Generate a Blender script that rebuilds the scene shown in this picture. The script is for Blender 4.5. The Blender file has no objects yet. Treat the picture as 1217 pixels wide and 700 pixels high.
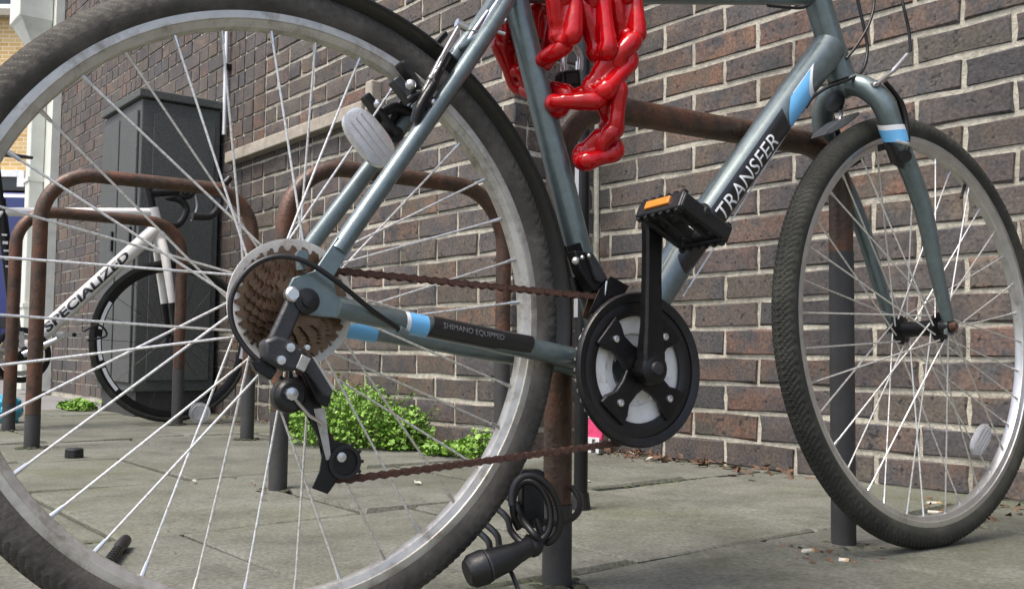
import bpy, bmesh, math, random
from mathutils import Vector, Matrix
random.seed(7)
pi = math.pi
rad = math.radians
scene = bpy.context.scene
col = scene.collection

# ---------------------------------------------------------------- camera
F, PITCH, ROLL, CAMH = 1174.2, 0.05921, -0.01133, 0.29977      # pixels (1217 wide), radians, metres
PW, PH = 1217.0, 700.0
fwd = Vector((0, math.cos(PITCH), math.sin(PITCH)))
up0 = Vector((0, -math.sin(PITCH), math.cos(PITCH)))
rt0 = Vector((1, 0, 0))
CR = math.cos(ROLL) * rt0 - math.sin(ROLL) * up0
CU = math.sin(ROLL) * rt0 + math.cos(ROLL) * up0
CO = Vector((0, 0, CAMH))
cam_data = bpy.data.cameras.new('camera')
cam = bpy.data.objects.new('camera', cam_data)
col.objects.link(cam)
cam_data.sensor_width = 36.0
cam_data.lens = F * 36.0 / PW
cam_data.clip_start = 0.02
cam_data.clip_end = 2000
M = Matrix((CR, CU, -fwd)).transposed().to_4x4()
M.translation = CO
cam.matrix_world = M
scene.camera = cam

# ---------------------------------------------------------------- world, sun, exposure
SUN_EL, SUN_AZ = 64.0, -125.0      # azimuth measured from +Y clockwise: from behind the camera, over the left shoulder
world = bpy.data.worlds.new('World')
scene.world = world
world.use_nodes = True
wn = world.node_tree
bg = wn.nodes['Background']
sky = wn.nodes.new('ShaderNodeTexSky')
sky.sky_type = 'NISHITA'
sky.sun_disc = False
sky.sun_elevation = rad(SUN_EL)
sky.sun_rotation = rad(SUN_AZ)
sky.air_density = 1.0
sky.dust_density = 5.0
sky.ozone_density = 0.2
wn.links.new(sky.outputs[0], bg.inputs[0])
bg.inputs[1].default_value = 0.15
sun_d = bpy.data.lights.new('sun', 'SUN')
sun_d.energy = 1.5
sun_d.angle = rad(22)
sun_d.color = (1.0, 0.965, 0.90)
sun = bpy.data.objects.new('sun', sun_d)
col.objects.link(sun)
az, el = rad(SUN_AZ), rad(SUN_EL)
sdir = Vector((math.sin(az) * math.cos(el), math.cos(az) * math.cos(el), math.sin(el)))
sun.rotation_euler = sdir.to_track_quat('Z', 'Y').to_euler()
scene.view_settings.view_transform = 'Standard'
scene.view_settings.look = 'None'
scene.view_settings.gamma = 1.0
scene.view_settings.use_curve_mapping = False
scene.view_settings.exposure = 0.97

# ---------------------------------------------------------------- photo pixel -> place
def ray(x, y):
    return (CR * ((x - PW / 2) / F) - CU * ((y - PH / 2) / F) + fwd)
def on_ground(x, y, z=0.0):
    r = ray(x, y)
    return CO + r * ((z - CAMH) / r.z)
WA = -0.89968
U = Vector((math.cos(WA), math.sin(WA), 0))      # along the brick wall, to the right
N = Vector((-math.sin(WA), math.cos(WA), 0))     # into the brick wall
def SNZ(s, n, z):
    return U * s + N * n + Vector((0, 0, z))
def on_wall(x, y, n):
    r = ray(x, y)
    return CO + r * (n / r.dot(N))
def on_s(x, y, s):
    r = ray(x, y)
    return CO + r * (s / r.dot(U))
# the grey bicycle: a = along it, b = above the axles, c = towards its right side
PSI, LEAN, RT, WB, STEER = 0.55083, -0.04931, 0.347, 1.0602, 0.0506
HD = Vector((math.cos(PSI), math.sin(PSI), 0))
_rg = Vector((math.sin(PSI), -math.cos(PSI), 0))
BUP = Vector((0, 0, math.cos(LEAN))) + _rg * math.sin(LEAN)
BRG = HD.cross(BUP)
CONTACT = Vector((-0.23384, 1.02772, 0))
C0 = CONTACT + BUP * RT
C1 = C0 + HD * WB
def B(a, b, c=0.0):
    return C0 + HD * a + BUP * b + BRG * c
def BP(x, y, c=0.0):
    r = ray(x, y)
    t = (C0 + BRG * c - CO).dot(BRG) / r.dot(BRG)
    return CO + r * t
def ab(x, y, c=0.0):
    v = BP(x, y, c) - C0
    return v.dot(HD), v.dot(BUP)
H2 = math.cos(STEER) * HD - math.sin(STEER) * BRG
R2 = math.cos(STEER) * BRG + math.sin(STEER) * HD

# ---------------------------------------------------------------- materials
def nodes_of(name):
    m = bpy.data.materials.new(name)
    m.use_nodes = True
    nt = m.node_tree
    return m, nt, nt.nodes['Principled BSDF']
def mat(name, c, rough=0.6, metal=0.0, var=0.25, scale=30.0, bump=0.0, bscale=None, coat=0.0, c2=None, c2lo=0.55, c2hi=0.7, c2scale=None, trans=0.0, alpha=1.0, spec=0.5):
    m, nt, bs = nodes_of(name)
    tc = nt.nodes.new('ShaderNodeTexCoord')
    no = nt.nodes.new('ShaderNodeTexNoise')
    no.inputs['Scale'].default_value = scale
    no.inputs['Detail'].default_value = 6
    no.inputs['Roughness'].default_value = 0.65
    nt.links.new(tc.outputs['Object'], no.inputs['Vector'])
    rp = nt.nodes.new('ShaderNodeValToRGB')
    rp.color_ramp.elements[0].position = 0.3
    rp.color_ramp.elements[1].position = 0.7
    rp.color_ramp.elements[0].color = [max(0, v * (1 - var)) for v in c] + [1]
    rp.color_ramp.elements[1].color = [min(1, v * (1 + var)) for v in c] + [1]
    nt.links.new(no.outputs['Fac'], rp.inputs['Fac'])
    out = rp.outputs['Color']
    if c2:
        n2 = nt.nodes.new('ShaderNodeTexNoise')
        n2.inputs['Scale'].default_value = c2scale or scale * 0.4
        n2.inputs['Detail'].default_value = 8
        n2.inputs['Roughness'].default_value = 0.7
        nt.links.new(tc.outputs['Object'], n2.inputs['Vector'])
        mr = nt.nodes.new('ShaderNodeMapRange')
        mr.inputs['From Min'].default_value = c2lo
        mr.inputs['From Max'].default_value = c2hi
        nt.links.new(n2.outputs['Fac'], mr.inputs['Value'])
        mx = nt.nodes.new('ShaderNodeMix')
        mx.data_type = 'RGBA'
        nt.links.new(mr.outputs['Result'], mx.inputs['Factor'])
        nt.links.new(out, mx.inputs['A'])
        mx.inputs['B'].default_value = list(c2) + [1]
        out = mx.outputs['Result']
    nt.links.new(out, bs.inputs['Base Color'])
    rr = nt.nodes.new('ShaderNodeMapRange')
    rr.inputs['To Min'].default_value = max(0.02, rough - 0.1)
    rr.inputs['To Max'].default_value = min(1, rough + 0.12)
    nt.links.new(no.outputs['Fac'], rr.inputs['Value'])
    nt.links.new(rr.outputs['Result'], bs.inputs['Roughness'])
    bs.inputs['Metallic'].default_value = metal
    bs.inputs['Coat Weight'].default_value = coat
    bs.inputs['Coat Roughness'].default_value = 0.12
    bs.inputs['Transmission Weight'].default_value = trans
    bs.inputs['Alpha'].default_value = alpha
    bs.inputs['Specular IOR Level'].default_value = spec
    if bump:
        bn = nt.nodes.new('ShaderNodeTexNoise')
        bn.inputs['Scale'].default_value = bscale or scale * 3
        bn.inputs['Detail'].default_value = 8
        nt.links.new(tc.outputs['Object'], bn.inputs['Vector'])
        bp = nt.nodes.new('ShaderNodeBump')
        bp.inputs['Strength'].default_value = bump
        bp.inputs['Distance'].default_value = 0.003
        nt.links.new(bn.outputs['Fac'], bp.inputs['Height'])
        nt.links.new(bp.outputs['Normal'], bs.inputs['Normal'])
    return m

def brick_mat(name, attr=False, red=False):
    m, nt, bs = nodes_of(name)
    L = nt.links
    tc = nt.nodes.new('ShaderNodeTexCoord')
    if attr:
        at = nt.nodes.new('ShaderNodeAttribute'); at.attribute_name = 'rnd'; rnd = at.outputs['Fac']
    else:
        oi = nt.nodes.new('ShaderNodeObjectInfo'); rnd = oi.outputs['Random']
    sc = nt.nodes.new('ShaderNodeMath'); sc.operation = 'MULTIPLY'; sc.inputs[1].default_value = 97.0
    L.new(rnd, sc.inputs[0])
    ad = nt.nodes.new('ShaderNodeVectorMath'); ad.operation = 'ADD'
    L.new(tc.outputs['Object'], ad.inputs[0]); L.new(sc.outputs[0], ad.inputs[1])
    rp = nt.nodes.new('ShaderNodeValToRGB')
    rp.color_ramp.interpolation = 'LINEAR'
    cols = [(0.0, (.090, .070, .058)), (.16, (.118, .084, .066)), (.30, (.062, .059, .060)), (.44, (.135, .094, .068)), (.56, (.086, .076, .066)), (.68, (.150, .084, .058)), (.80, (.070, .066, .068)), (.92, (.122, .092, .066)), (1.0, (.178, .094, .060))]
    if red:
        cols = [(0, (.24, .10, .05)), (.5, (.30, .13, .06)), (1, (.2, .1, .07))]
    els = rp.color_ramp.elements
    while len(els) < len(cols): els.new(0.5)
    for e, (p, c) in zip(els, cols): e.position = p; e.color = (*c, 1)
    L.new(rnd, rp.inputs['Fac'])
    # cloudy firing colour
    n1 = nt.nodes.new('ShaderNodeTexNoise'); n1.inputs['Scale'].default_value = 14; n1.inputs['Detail'].default_value = 5; n1.inputs['Roughness'].default_value = .7
    L.new(ad.outputs[0], n1.inputs['Vector'])
    r1 = nt.nodes.new('ShaderNodeMapRange'); r1.inputs['From Min'].default_value = .38; r1.inputs['From Max'].default_value = .60
    L.new(n1.outputs['Fac'], r1.inputs['Value'])
    mx = nt.nodes.new('ShaderNodeMix'); mx.data_type = 'RGBA'
    L.new(r1.outputs['Result'], mx.inputs['Factor']); L.new(rp.outputs['Color'], mx.inputs['A']); 
    fm = nt.nodes.new('ShaderNodeMath'); fm.operation = 'MULTIPLY'; fm.inputs[1].default_value = 7.31
    fr_ = nt.nodes.new('ShaderNodeMath'); fr_.operation = 'FRACT'
    L.new(rnd, fm.inputs[0]); L.new(fm.outputs[0], fr_.inputs[0])
    rp2 = nt.nodes.new('ShaderNodeValToRGB')
    e2 = rp2.color_ramp.elements
    e2[0].color = (.052, .050, .054, 1); e2[1].color = (.085, .075, .060, 1)
    e3 = e2.new(.55); e3.color = (.062, .060, .062, 1)
    L.new(fr_.outputs[0], rp2.inputs['Fac']); L.new(rp2.outputs['Color'], mx.inputs['B'])
    # fine speckle
    n2 = nt.nodes.new('ShaderNodeTexNoise'); n2.inputs['Scale'].default_value = 130; n2.inputs['Detail'].default_value = 4
    L.new(ad.outputs[0], n2.inputs['Vector'])
    r2 = nt.nodes.new('ShaderNodeMapRange'); r2.inputs['From Min'].default_value = .3; r2.inputs['From Max'].default_value = .7; r2.inputs['To Min'].default_value = .62; r2.inputs['To Max'].default_value = 1.42
    L.new(n2.outputs['Fac'], r2.inputs['Value'])
    m2 = nt.nodes.new('ShaderNodeMix'); m2.data_type = 'RGBA'; m2.blend_type = 'MULTIPLY'; m2.inputs['Factor'].default_value = 1
    L.new(mx.outputs['Result'], m2.inputs['A']); L.new(r2.outputs['Result'], m2.inputs['B'])
    gw = nt.nodes.new('ShaderNodeNewGeometry')
    n4 = nt.nodes.new('ShaderNodeTexNoise'); n4.inputs['Scale'].default_value = 2.3; n4.inputs['Detail'].default_value = 7; n4.inputs['Roughness'].default_value = .7
    L.new(gw.outputs['Position'], n4.inputs['Vector'])
    r5 = nt.nodes.new('ShaderNodeMapRange'); r5.inputs['From Min'].default_value = .35; r5.inputs['From Max'].default_value = .65; r5.inputs['To Min'].default_value = .70; r5.inputs['To Max'].default_value = 1.25
    L.new(n4.outputs['Fac'], r5.inputs['Value'])
    m5 = nt.nodes.new('ShaderNodeMix'); m5.data_type = 'RGBA'; m5.blend_type = 'MULTIPLY'; m5.inputs['Factor'].default_value = 1
    L.new(m2.outputs['Result'], m5.inputs['A']); L.new(r5.outputs['Result'], m5.inputs['B'])
    # smears of mortar and lime left on the face
    n6 = nt.nodes.new('ShaderNodeTexNoise'); n6.inputs['Scale'].default_value = 22; n6.inputs['Detail'].default_value = 8; n6.inputs['Roughness'].default_value = .75
    L.new(ad.outputs[0], n6.inputs['Vector'])
    r6 = nt.nodes.new('ShaderNodeMapRange'); r6.inputs['From Min'].default_value = .60; r6.inputs['From Max'].default_value = .78; r6.inputs['To Max'].default_value = .45
    L.new(n6.outputs['Fac'], r6.inputs['Value'])
    m6 = nt.nodes.new('ShaderNodeMix'); m6.data_type = 'RGBA'
    L.new(r6.outputs['Result'], m6.inputs['Factor']); L.new(m5.outputs['Result'], m6.inputs['A']); m6.inputs['B'].default_value = (.20, .175, .14, 1)
    m2 = m6
    # dark burnt pits
    vo = nt.nodes.new('ShaderNodeTexNoise'); vo.inputs['Scale'].default_value = 55; vo.inputs['Detail'].default_value = 3
    L.new(ad.outputs[0], vo.inputs['Vector'])
    r3 = nt.nodes.new('ShaderNodeMapRange'); r3.inputs['From Min'].default_value = .62; r3.inputs['From Max'].default_value = .70
    L.new(vo.outputs['Fac'], r3.inputs['Value'])
    m3 = nt.nodes.new('ShaderNodeMix'); m3.data_type = 'RGBA'
    L.new(r3.outputs['Result'], m3.inputs['Factor']); L.new(m2.outputs['Result'], m3.inputs['A']); m3.inputs['B'].default_value = (.028, .026, .028, 1)
    L.new(m3.outputs['Result'], bs.inputs['Base Color'])
    bs.inputs['Roughness'].default_value = .82
    hm = nt.nodes.new('ShaderNodeMath'); hm.operation = 'SUBTRACT'
    L.new(n2.outputs['Fac'], hm.inputs[0]); L.new(r3.outputs['Result'], hm.inputs[1])
    bp = nt.nodes.new('ShaderNodeBump'); bp.inputs['Strength'].default_value = .55; bp.inputs['Distance'].default_value = .002
    L.new(hm.outputs[0], bp.inputs['Height']); L.new(bp.outputs['Normal'], bs.inputs['Normal'])
    return m

MT = {}
MT['brick'] = brick_mat('brick'); MT['brick_field'] = brick_mat('brick_field', attr=True); MT['brick_red'] = brick_mat('brick_red', red=True)
MT['mortar'] = mat('mortar', (.41, .39, .325), .92, var=.30, scale=60, bump=1.0, bscale=150, c2=(.17, .165, .13), c2lo=.47, c2hi=.70, c2scale=5)
MT['paint'] = mat('frame_paint', (.140, .182, .188), .36, metal=.5, var=.16, scale=70, coat=.55, c2=(.085, .068, .048), c2lo=.63, c2hi=.78, c2scale=40, bump=.08, bscale=400)
MT['paint_sticker_blue'] = mat('sticker_blue', (.15, .46, .80), .4, var=.06, coat=.4)
MT['sticker_white'] = mat('sticker_white', (.78, .80, .82), .45, var=.08)
MT['sticker_black'] = mat('sticker_black', (.010, .010, .011), .35, var=.15, coat=.3)
MT['black_metal'] = mat('black_metal', (.010, .010, .011), .34, metal=.3, var=.3, scale=80, bump=.12)
MT['black_plastic'] = mat('black_plastic', (.009, .009, .010), .40, var=.3, scale=60, bump=.15)
MT['grey_plastic'] = mat('grey_plastic', (.028, .029, .032), .36, var=.2, scale=80, bump=.15)
MT['rubber'] = mat('tyre_rubber', (.026, .027, .021), .82, var=.25, scale=25, bump=.3, bscale=220, c2=(.058, .059, .047), c2lo=.48, c2hi=.75, c2scale=14)
MT['rubber_old'] = mat('tyre_rubber_worn', (.052, .048, .041), .85, var=.25, scale=25, bump=.3, bscale=220, c2=(.13, .12, .105), c2lo=.46, c2hi=.75, c2scale=14)
MT['alu'] = mat('rim_aluminium', (.62, .62, .60), .36, metal=.85, var=.10, scale=40, c2=(.30, .28, .24), c2lo=.56, c2hi=.74, c2scale=30, bump=.10)
MT['alu_dirty'] = mat('rim_aluminium_dirty', (.56, .54, .49), .46, metal=.7, var=.14, scale=40, c2=(.27, .24, .19), c2lo=.50, c2hi=.70, c2scale=35, bump=.2)
MT['spoke'] = mat('spoke_steel', (.78, .77, .74), .38, metal=.6, var=.22, scale=60, c2=(.40, .37, .32), c2lo=.5, c2hi=.7, c2scale=50)
MT['silver'] = mat('silver_metal', (.68, .68, .68), .28, metal=.95, var=.08, scale=60)
MT['rust'] = mat('rusty_steel', (.085, .040, .028), .82, metal=.15, var=.4, scale=90, bump=.5, c2=(.055, .032, .024), c2lo=.5, c2hi=.62, c2scale=60)
MT['rust_cog'] = mat('rusty_cog', (.165, .105, .066), .34, metal=.75, var=.35, scale=120, bump=0, c2=(.085, .052, .036), c2lo=.50, c2hi=.66, c2scale=60)
MT['post'] = mat('rusty_post', (.058, .034, .022), .48, metal=.15, var=.45, scale=55, coat=.08, bump=.6, bscale=140, c2=(.13, .052, .026), c2lo=.47, c2hi=.66, c2scale=16)
MT['post_foot'] = mat('post_foot_paint', (.040, .040, .040), .6, var=.25, scale=25, bump=.3, c2=(.075, .045, .033), c2lo=.60, c2hi=.72, c2scale=14)
MT['red'] = mat('red_coating', (.46, .002, .005), .11, var=.25, scale=30, coat=0.0, spec=.5, bump=.35, bscale=38, c2=(.24, .004, .008), c2lo=.5, c2hi=.75, c2scale=22)
MT['disc'] = mat('cloudy_plastic', (.58, .56, .52), .5, var=.15, scale=40, c2=(.30, .25, .19), c2lo=.50, c2hi=.72, c2scale=45)
MT['reflector'] = mat('reflector_plastic', (.74, .75, .76), .22, var=.08, scale=200, coat=.4, bump=.3, bscale=300, trans=.55)
MT['orange'] = mat('orange_reflector', (.62, .22, .03), .3, var=.12, scale=120, coat=.4)
MT['ring_grey'] = mat('chainring_steel', (.50, .49, .46), .42, metal=.6, var=.15, scale=50, c2=(.28, .24, .20), c2lo=.52, c2hi=.7, c2scale=30)
MT['white_paint'] = mat('white_paint', (.74, .73, .70), .35, var=.06, coat=.35, scale=30)
MT['cable'] = mat('cable_housing', (.008, .008, .009), .38, var=.15)
MT['stone'] = mat('sill_stone', (.33, .30, .25), .9, var=.2, scale=30, bump=.5, bscale=120, c2=(.22, .20, .16), c2lo=.5, c2hi=.7, c2scale=8)
MT['cabinet'] = mat('cabinet_paint', (.072, .077, .076), .66, var=.75, scale=190, bump=.8, bscale=260, c2=(.055, .078, .066), c2lo=.5, c2hi=.75, c2scale=4)
MT['conduit'] = mat('conduit_metal', (.72, .72, .72), .35, metal=.7, var=.08)
MT['pipe_white'] = mat('downpipe_paint', (.62, .64, .58), .55, var=.10, scale=8, c2=(.45, .47, .42), c2lo=.55, c2hi=.75, c2scale=5)
MT['leaf'] = mat('weed_leaf', (.13, .27, .028), .5, var=.6, scale=45, c2=(.27, .42, .07), c2lo=.5, c2hi=.65, c2scale=60)
MT['stem'] = mat('weed_stem', (.10, .17, .03), .6)
MT['asphalt'] = mat('asphalt', (.17, .17, .168), .93, var=.22, scale=5, bump=.5, bscale=180)
MT['bed'] = mat('joint_dirt', (.036, .038, .026), .95, var=.4, scale=30, bump=.8, bscale=150, c2=(.05, .065, .022), c2lo=.5, c2hi=.65, c2scale=10)
MT['van'] = mat('van_paint', (.012, .026, .15), .3, var=.05, coat=.6)
MT['glass'] = mat('dark_glass', (.04, .05, .06), .08, var=.05)
MT['bag'] = mat('blue_plastic', (.04, .32, .48), .3, var=.3, scale=40, bump=.3, coat=.3)
MT['clear'] = mat('clear_plastic', (.55, .56, .56), .2, var=.1, scale=60, alpha=.55)
MT['paper'] = mat('paper_butt', (.52, .49, .42), .8, var=.12, scale=200)
MT['filter'] = mat('cork_filter', (.42, .30, .16), .8, var=.2, scale=200)
MT['pink'] = mat('pink_wrap', (.80, .07, .20), .4, var=.2, scale=60, coat=.3)
MT['grey_print'] = mat('grey_print', (.16, .165, .17), .5, var=.5, scale=300)
MT['dish_metal'] = mat('dish_metal', (.86, .85, .82), .4, metal=.0, var=.08, scale=60, c2=(.45, .41, .35), c2lo=.55, c2hi=.75, c2scale=50)
MT['moss'] = mat('moss', (.050, .066, .022), .95, var=.5, scale=120, bump=.8, bscale=500)
MT['stub_plastic'] = mat('stub_plastic', (.14, .145, .14), .5, var=.2, scale=60)
MT['dead_leaf'] = mat('dead_leaf', (.11, .062, .038), .8, var=.4, scale=90)

def slab_mat():
    m, nt, bs = nodes_of('paving_slab')
    L = nt.links
    tc = nt.nodes.new('ShaderNodeNewGeometry')
    oi = nt.nodes.new('ShaderNodeObjectInfo')
    n1 = nt.nodes.new('ShaderNodeTexNoise'); n1.inputs['Scale'].default_value = 4.5; n1.inputs['Detail'].default_value = 12; n1.inputs['Roughness'].default_value = .78
    L.new(tc.outputs['Position'], n1.inputs['Vector'])
    rp = nt.nodes.new('ShaderNodeValToRGB')
    els = rp.color_ramp.elements
    els[0].position = .34; els[0].color = (.060, .063, .050, 1)
    els[1].position = .68; els[1].color = (.155, .158, .138, 1)
    e = els.new(.5); e.color = (.108, .111, .093, 1)
    L.new(n1.outputs['Fac'], rp.inputs['Fac'])
    # green algae film in patches
    n2 = nt.nodes.new('ShaderNodeTexNoise'); n2.inputs['Scale'].default_value = 1.5; n2.inputs['Detail'].default_value = 6; n2.inputs['Roughness'].default_value = .7
    L.new(tc.outputs['Position'], n2.inputs['Vector'])
    r2 = nt.nodes.new('ShaderNodeMapRange'); r2.inputs['From Min'].default_value = .46; r2.inputs['From Max'].default_value = .68; r2.inputs['To Max'].default_value = .62
    L.new(n2.outputs['Fac'], r2.inputs['Value'])
    mx = nt.nodes.new('ShaderNodeMix'); mx.data_type = 'RGBA'
    L.new(r2.outputs['Result'], mx.inputs['Factor']); L.new(rp.outputs['Color'], mx.inputs['A']); mx.inputs['B'].default_value = (.080, .090, .046, 1)
    # aggregate grain
    n3 = nt.nodes.new('ShaderNodeTexNoise'); n3.inputs['Scale'].default_value = 160; n3.inputs['Detail'].default_value = 4
    L.new(tc.outputs['Position'], n3.inputs['Vector'])
    r3 = nt.nodes.new('ShaderNodeMapRange'); r3.inputs['From Min'].default_value = .3; r3.inputs['From Max'].default_value = .7; r3.inputs['To Min'].default_value = .66; r3.inputs['To Max'].default_value = 1.34
    L.new(n3.outputs['Fac'], r3.inputs['Value'])
    m2 = nt.nodes.new('ShaderNodeMix'); m2.data_type = 'RGBA'; m2.blend_type = 'MULTIPLY'; m2.inputs['Factor'].default_value = 1
    L.new(mx.outputs['Result'], m2.inputs['A']); L.new(r3.outputs['Result'], m2.inputs['B'])
    r4 = nt.nodes.new('ShaderNodeMapRange'); r4.inputs['To Min'].default_value = .84; r4.inputs['To Max'].default_value = 1.14
    L.new(oi.outputs['Random'], r4.inputs['Value'])
    m4 = nt.nodes.new('ShaderNodeMix'); m4.data_type = 'RGBA'; m4.blend_type = 'MULTIPLY'; m4.inputs['Factor'].default_value = 1
    L.new(m2.outputs['Result'], m4.inputs['A']); L.new(r4.outputs['Result'], m4.inputs['B'])
    # dark gum spots and stains
    n5 = nt.nodes.new('ShaderNodeTexVoronoi'); n5.inputs['Scale'].default_value = 9
    L.new(tc.outputs['Position'], n5.inputs['Vector'])
    r5 = nt.nodes.new('ShaderNodeMapRange'); r5.inputs['From Min'].default_value = .10; r5.inputs['From Max'].default_value = .16; r5.inputs['To Min'].default_value = .68; r5.inputs['To Max'].default_value = 1
    L.new(n5.outputs['Distance'], r5.inputs['Value'])
    m5 = nt.nodes.new('ShaderNodeMix'); m5.data_type = 'RGBA'; m5.blend_type = 'MULTIPLY'; m5.inputs['Factor'].default_value = .6
    L.new(m4.outputs['Result'], m5.inputs['A']); L.new(r5.outputs['Result'], m5.inputs['B'])
    L.new(m5.outputs['Result'], bs.inputs['Base Color'])
    bs.inputs['Roughness'].default_value = .88
    bp = nt.nodes.new('ShaderNodeBump'); bp.inputs['Strength'].default_value = .5; bp.inputs['Distance'].default_value = .003
    L.new(n3.outputs['Fac'], bp.inputs['Height']); L.new(bp.outputs['Normal'], bs.inputs['Normal'])
    return m
MT['slab'] = slab_mat()

def far_brick_mat():
    m, nt, bs = nodes_of('yellow_stock_brick')
    L = nt.links
    tc = nt.nodes.new('ShaderNodeTexCoord')
    sx = nt.nodes.new('ShaderNodeSeparateXYZ'); cb = nt.nodes.new('ShaderNodeCombineXYZ')
    L.new(tc.outputs['Object'], sx.inputs[0])
    L.new(sx.outputs['X'], cb.inputs['X']); L.new(sx.outputs['Z'], cb.inputs['Y'])
    br = nt.nodes.new('ShaderNodeTexBrick')
    br.inputs['Scale'].default_value = 1.0
    br.inputs['Brick Width'].default_value = .225; br.inputs['Row Height'].default_value = .075; br.inputs['Mortar Size'].default_value = .009
    br.inputs['Color1'].default_value = (.52, .33, .12, 1); br.inputs['Color2'].default_value = (.64, .45, .20, 1); br.inputs['Mortar'].default_value = (.70, .60, .42, 1)
    L.new(cb.outputs[0], br.inputs['Vector'])
    L.new(br.outputs['Color'], bs.inputs['Base Color'])
    bs.inputs['Roughness'].default_value = .9
    return m
MT['far_brick'] = far_brick_mat()

# ---------------------------------------------------------------- mesh helpers (all in world coordinates)
def frame_for(t, hint=None):
    t = t.normalized()
    h = hint if hint is not None else (Vector((0, 0, 1)) if abs(t.z) < .9 else Vector((1, 0, 0)))
    x = h.cross(t)
    if x.length < 1e-6: x = Vector((1, 0, 0)).cross(t)
    x.normalize()
    return x, t.cross(x)
class MB:
    def __init__(s): s.v = []; s.f = []
    def box(s, c, ax, ay, az):
        i = len(s.v)
        for k in (-1, 1):
            for j in (-1, 1):
                for l in (-1, 1): s.v.append(c + ax * l + ay * j + az * k)
        s.f += [tuple(i + q for q in f) for f in ((0, 2, 3, 1), (4, 5, 7, 6), (0, 1, 5, 4), (2, 6, 7, 3), (0, 4, 6, 2), (1, 3, 7, 5))]
        return s
    def tube(s, pts, r, seg=12, closed=False, cap=True, hint=None, flat=1.0):
        pts = [Vector(p) for p in pts]
        n = len(pts)
        if not hasattr(r, '__len__'): r = [r] * n
        i0 = len(s.v)
        X = None
        for i, p in enumerate(pts):
            if closed: t = pts[(i + 1) % n] - pts[i - 1]
            else: t = pts[min(i + 1, n - 1)] - pts[max(i - 1, 0)]
            t = t.normalized()
            if X is None: X, Y = frame_for(t, hint)
            else:
                X = (X - t * X.dot(t)).normalized(); Y = t.cross(X)
            for k in range(seg):
                a = 2 * pi * k / seg
                s.v.append(p + X * (math.cos(a) * r[i]) + Y * (math.sin(a) * r[i] * flat))
        m = n if closed else n - 1
        for i in range(m):
            for k in range(seg):
                a = i0 + i * seg + k; b = i0 + i * seg + (k + 1) % seg
                j = (i + 1) % n
                c = i0 + j * seg + (k + 1) % seg; d = i0 + j * seg + k
                s.f.append((a, b, c, d))
        if cap and not closed:
            s.f.append(tuple(i0 + k for k in reversed(range(seg))))
            s.f.append(tuple(i0 + (n - 1) * seg + k for k in range(seg)))
        return s
    def lathe(s, c, ax, prof, seg=48, e=None, closed=True, a0=0, a1=2 * pi, disp=None):
        # prof: (radius, along-axis) pairs; closed profile loop
        ax = ax.normalized()
        X, Y = (e if e else frame_for(ax))
        i0 = len(s.v); m = len(prof)
        full = abs(a1 - a0 - 2 * pi) < 1e-6
        ns = seg if full else seg + 1
        for i in range(ns):
            t = a0 + (a1 - a0) * i / seg
            d = X * math.cos(t) + Y * math.sin(t)
            for j, (r, h) in enumerate(prof):
                rr = r + (disp(t, j) if disp else 0)
                s.v.append(c + d * rr + ax * h)
        for i in range(seg):
            for j in range(m if closed else m - 1):
                a = i0 + i * m + j; b = i0 + i * m + (j + 1) % m
                k = (i + 1) % ns
                s.f.append((a, b, i0 + k * m + (j + 1) % m, i0 + k * m + j))
        if not full and closed:
            s.f.append(tuple(i0 + j for j in range(m))); s.f.append(tuple(i0 + (ns - 1) * m + j for j in reversed(range(m))))
        return s
    def prism(s, pts, d):
        # closed flat polygon (world points) pushed by vector d
        i = len(s.v); n = len(pts)
        s.v += [Vector(p) for p in pts] + [Vector(p) + d for p in pts]
        s.f.append(tuple(i + k for k in range(n))); s.f.append(tuple(i + n + k for k in reversed(range(n))))
        for k in range(n):
            s.f.append((i + k, i + n + k, i + n + (k + 1) % n, i + (k + 1) % n))
        return s
    def ball(s, c, r, ax=None, ay=None, az=None, seg=12, rings=8):
        ax = ax or Vector((1, 0, 0)); ay = ay or Vector((0, 1, 0)); az = az or Vector((0, 0, 1))
        i0 = len(s.v)
        for i in range(rings + 1):
            th = pi * i / rings
            for k in range(seg):
                ph = 2 * pi * k / seg
                s.v.append(c + (ax * (math.sin(th) * math.cos(ph)) + ay * (math.sin(th) * math.sin(ph)) + az * math.cos(th)) * r)
        for i in range(rings):
            for k in range(seg):
                s.f.append((i0 + i * seg + k, i0 + i * seg + (k + 1) % seg, i0 + (i + 1) * seg + (k + 1) % seg, i0 + (i + 1) * seg + k))
        return s
    def cyl(s, p0, p1, r, seg=14): return s.tube([p0, p1], r, seg)
    def mesh(s, name, m, inv=None, smooth=True, angle=40):
        me = bpy.data.meshes.new(name)
        vs = [inv @ v for v in s.v] if inv else s.v
        me.from_pydata([tuple(v) for v in vs], [], s.f)
        me.validate(); 
        if smooth:
            me.polygons.foreach_set('use_smooth', [True] * len(me.polygons))
            me.set_sharp_from_angle(angle=rad(angle))
        me.materials.append(MT[m] if isinstance(m, str) else m)
        me.update()
        return me
    def build(s, name, m, parent=None, smooth=True, angle=40, bevel=0.0, label=None):
        inv = root_inv(parent) if parent else None
        o = bpy.data.objects.new(name, s.mesh(name, m, inv, smooth, angle))
        col.objects.link(o)
        o.parent = parent
        if bevel:
            md = o.modifiers.new('bevel', 'BEVEL'); md.width = bevel; md.segments = 2; md.limit_method = 'ANGLE'; md.angle_limit = rad(35)
        if label: o['label'] = label
        return o
def root_inv(o):
    while o.parent: o = o.parent
    return o['_m'].inverted() if False else ROOTM[o.name].inverted()
ROOTM = {}
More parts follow.
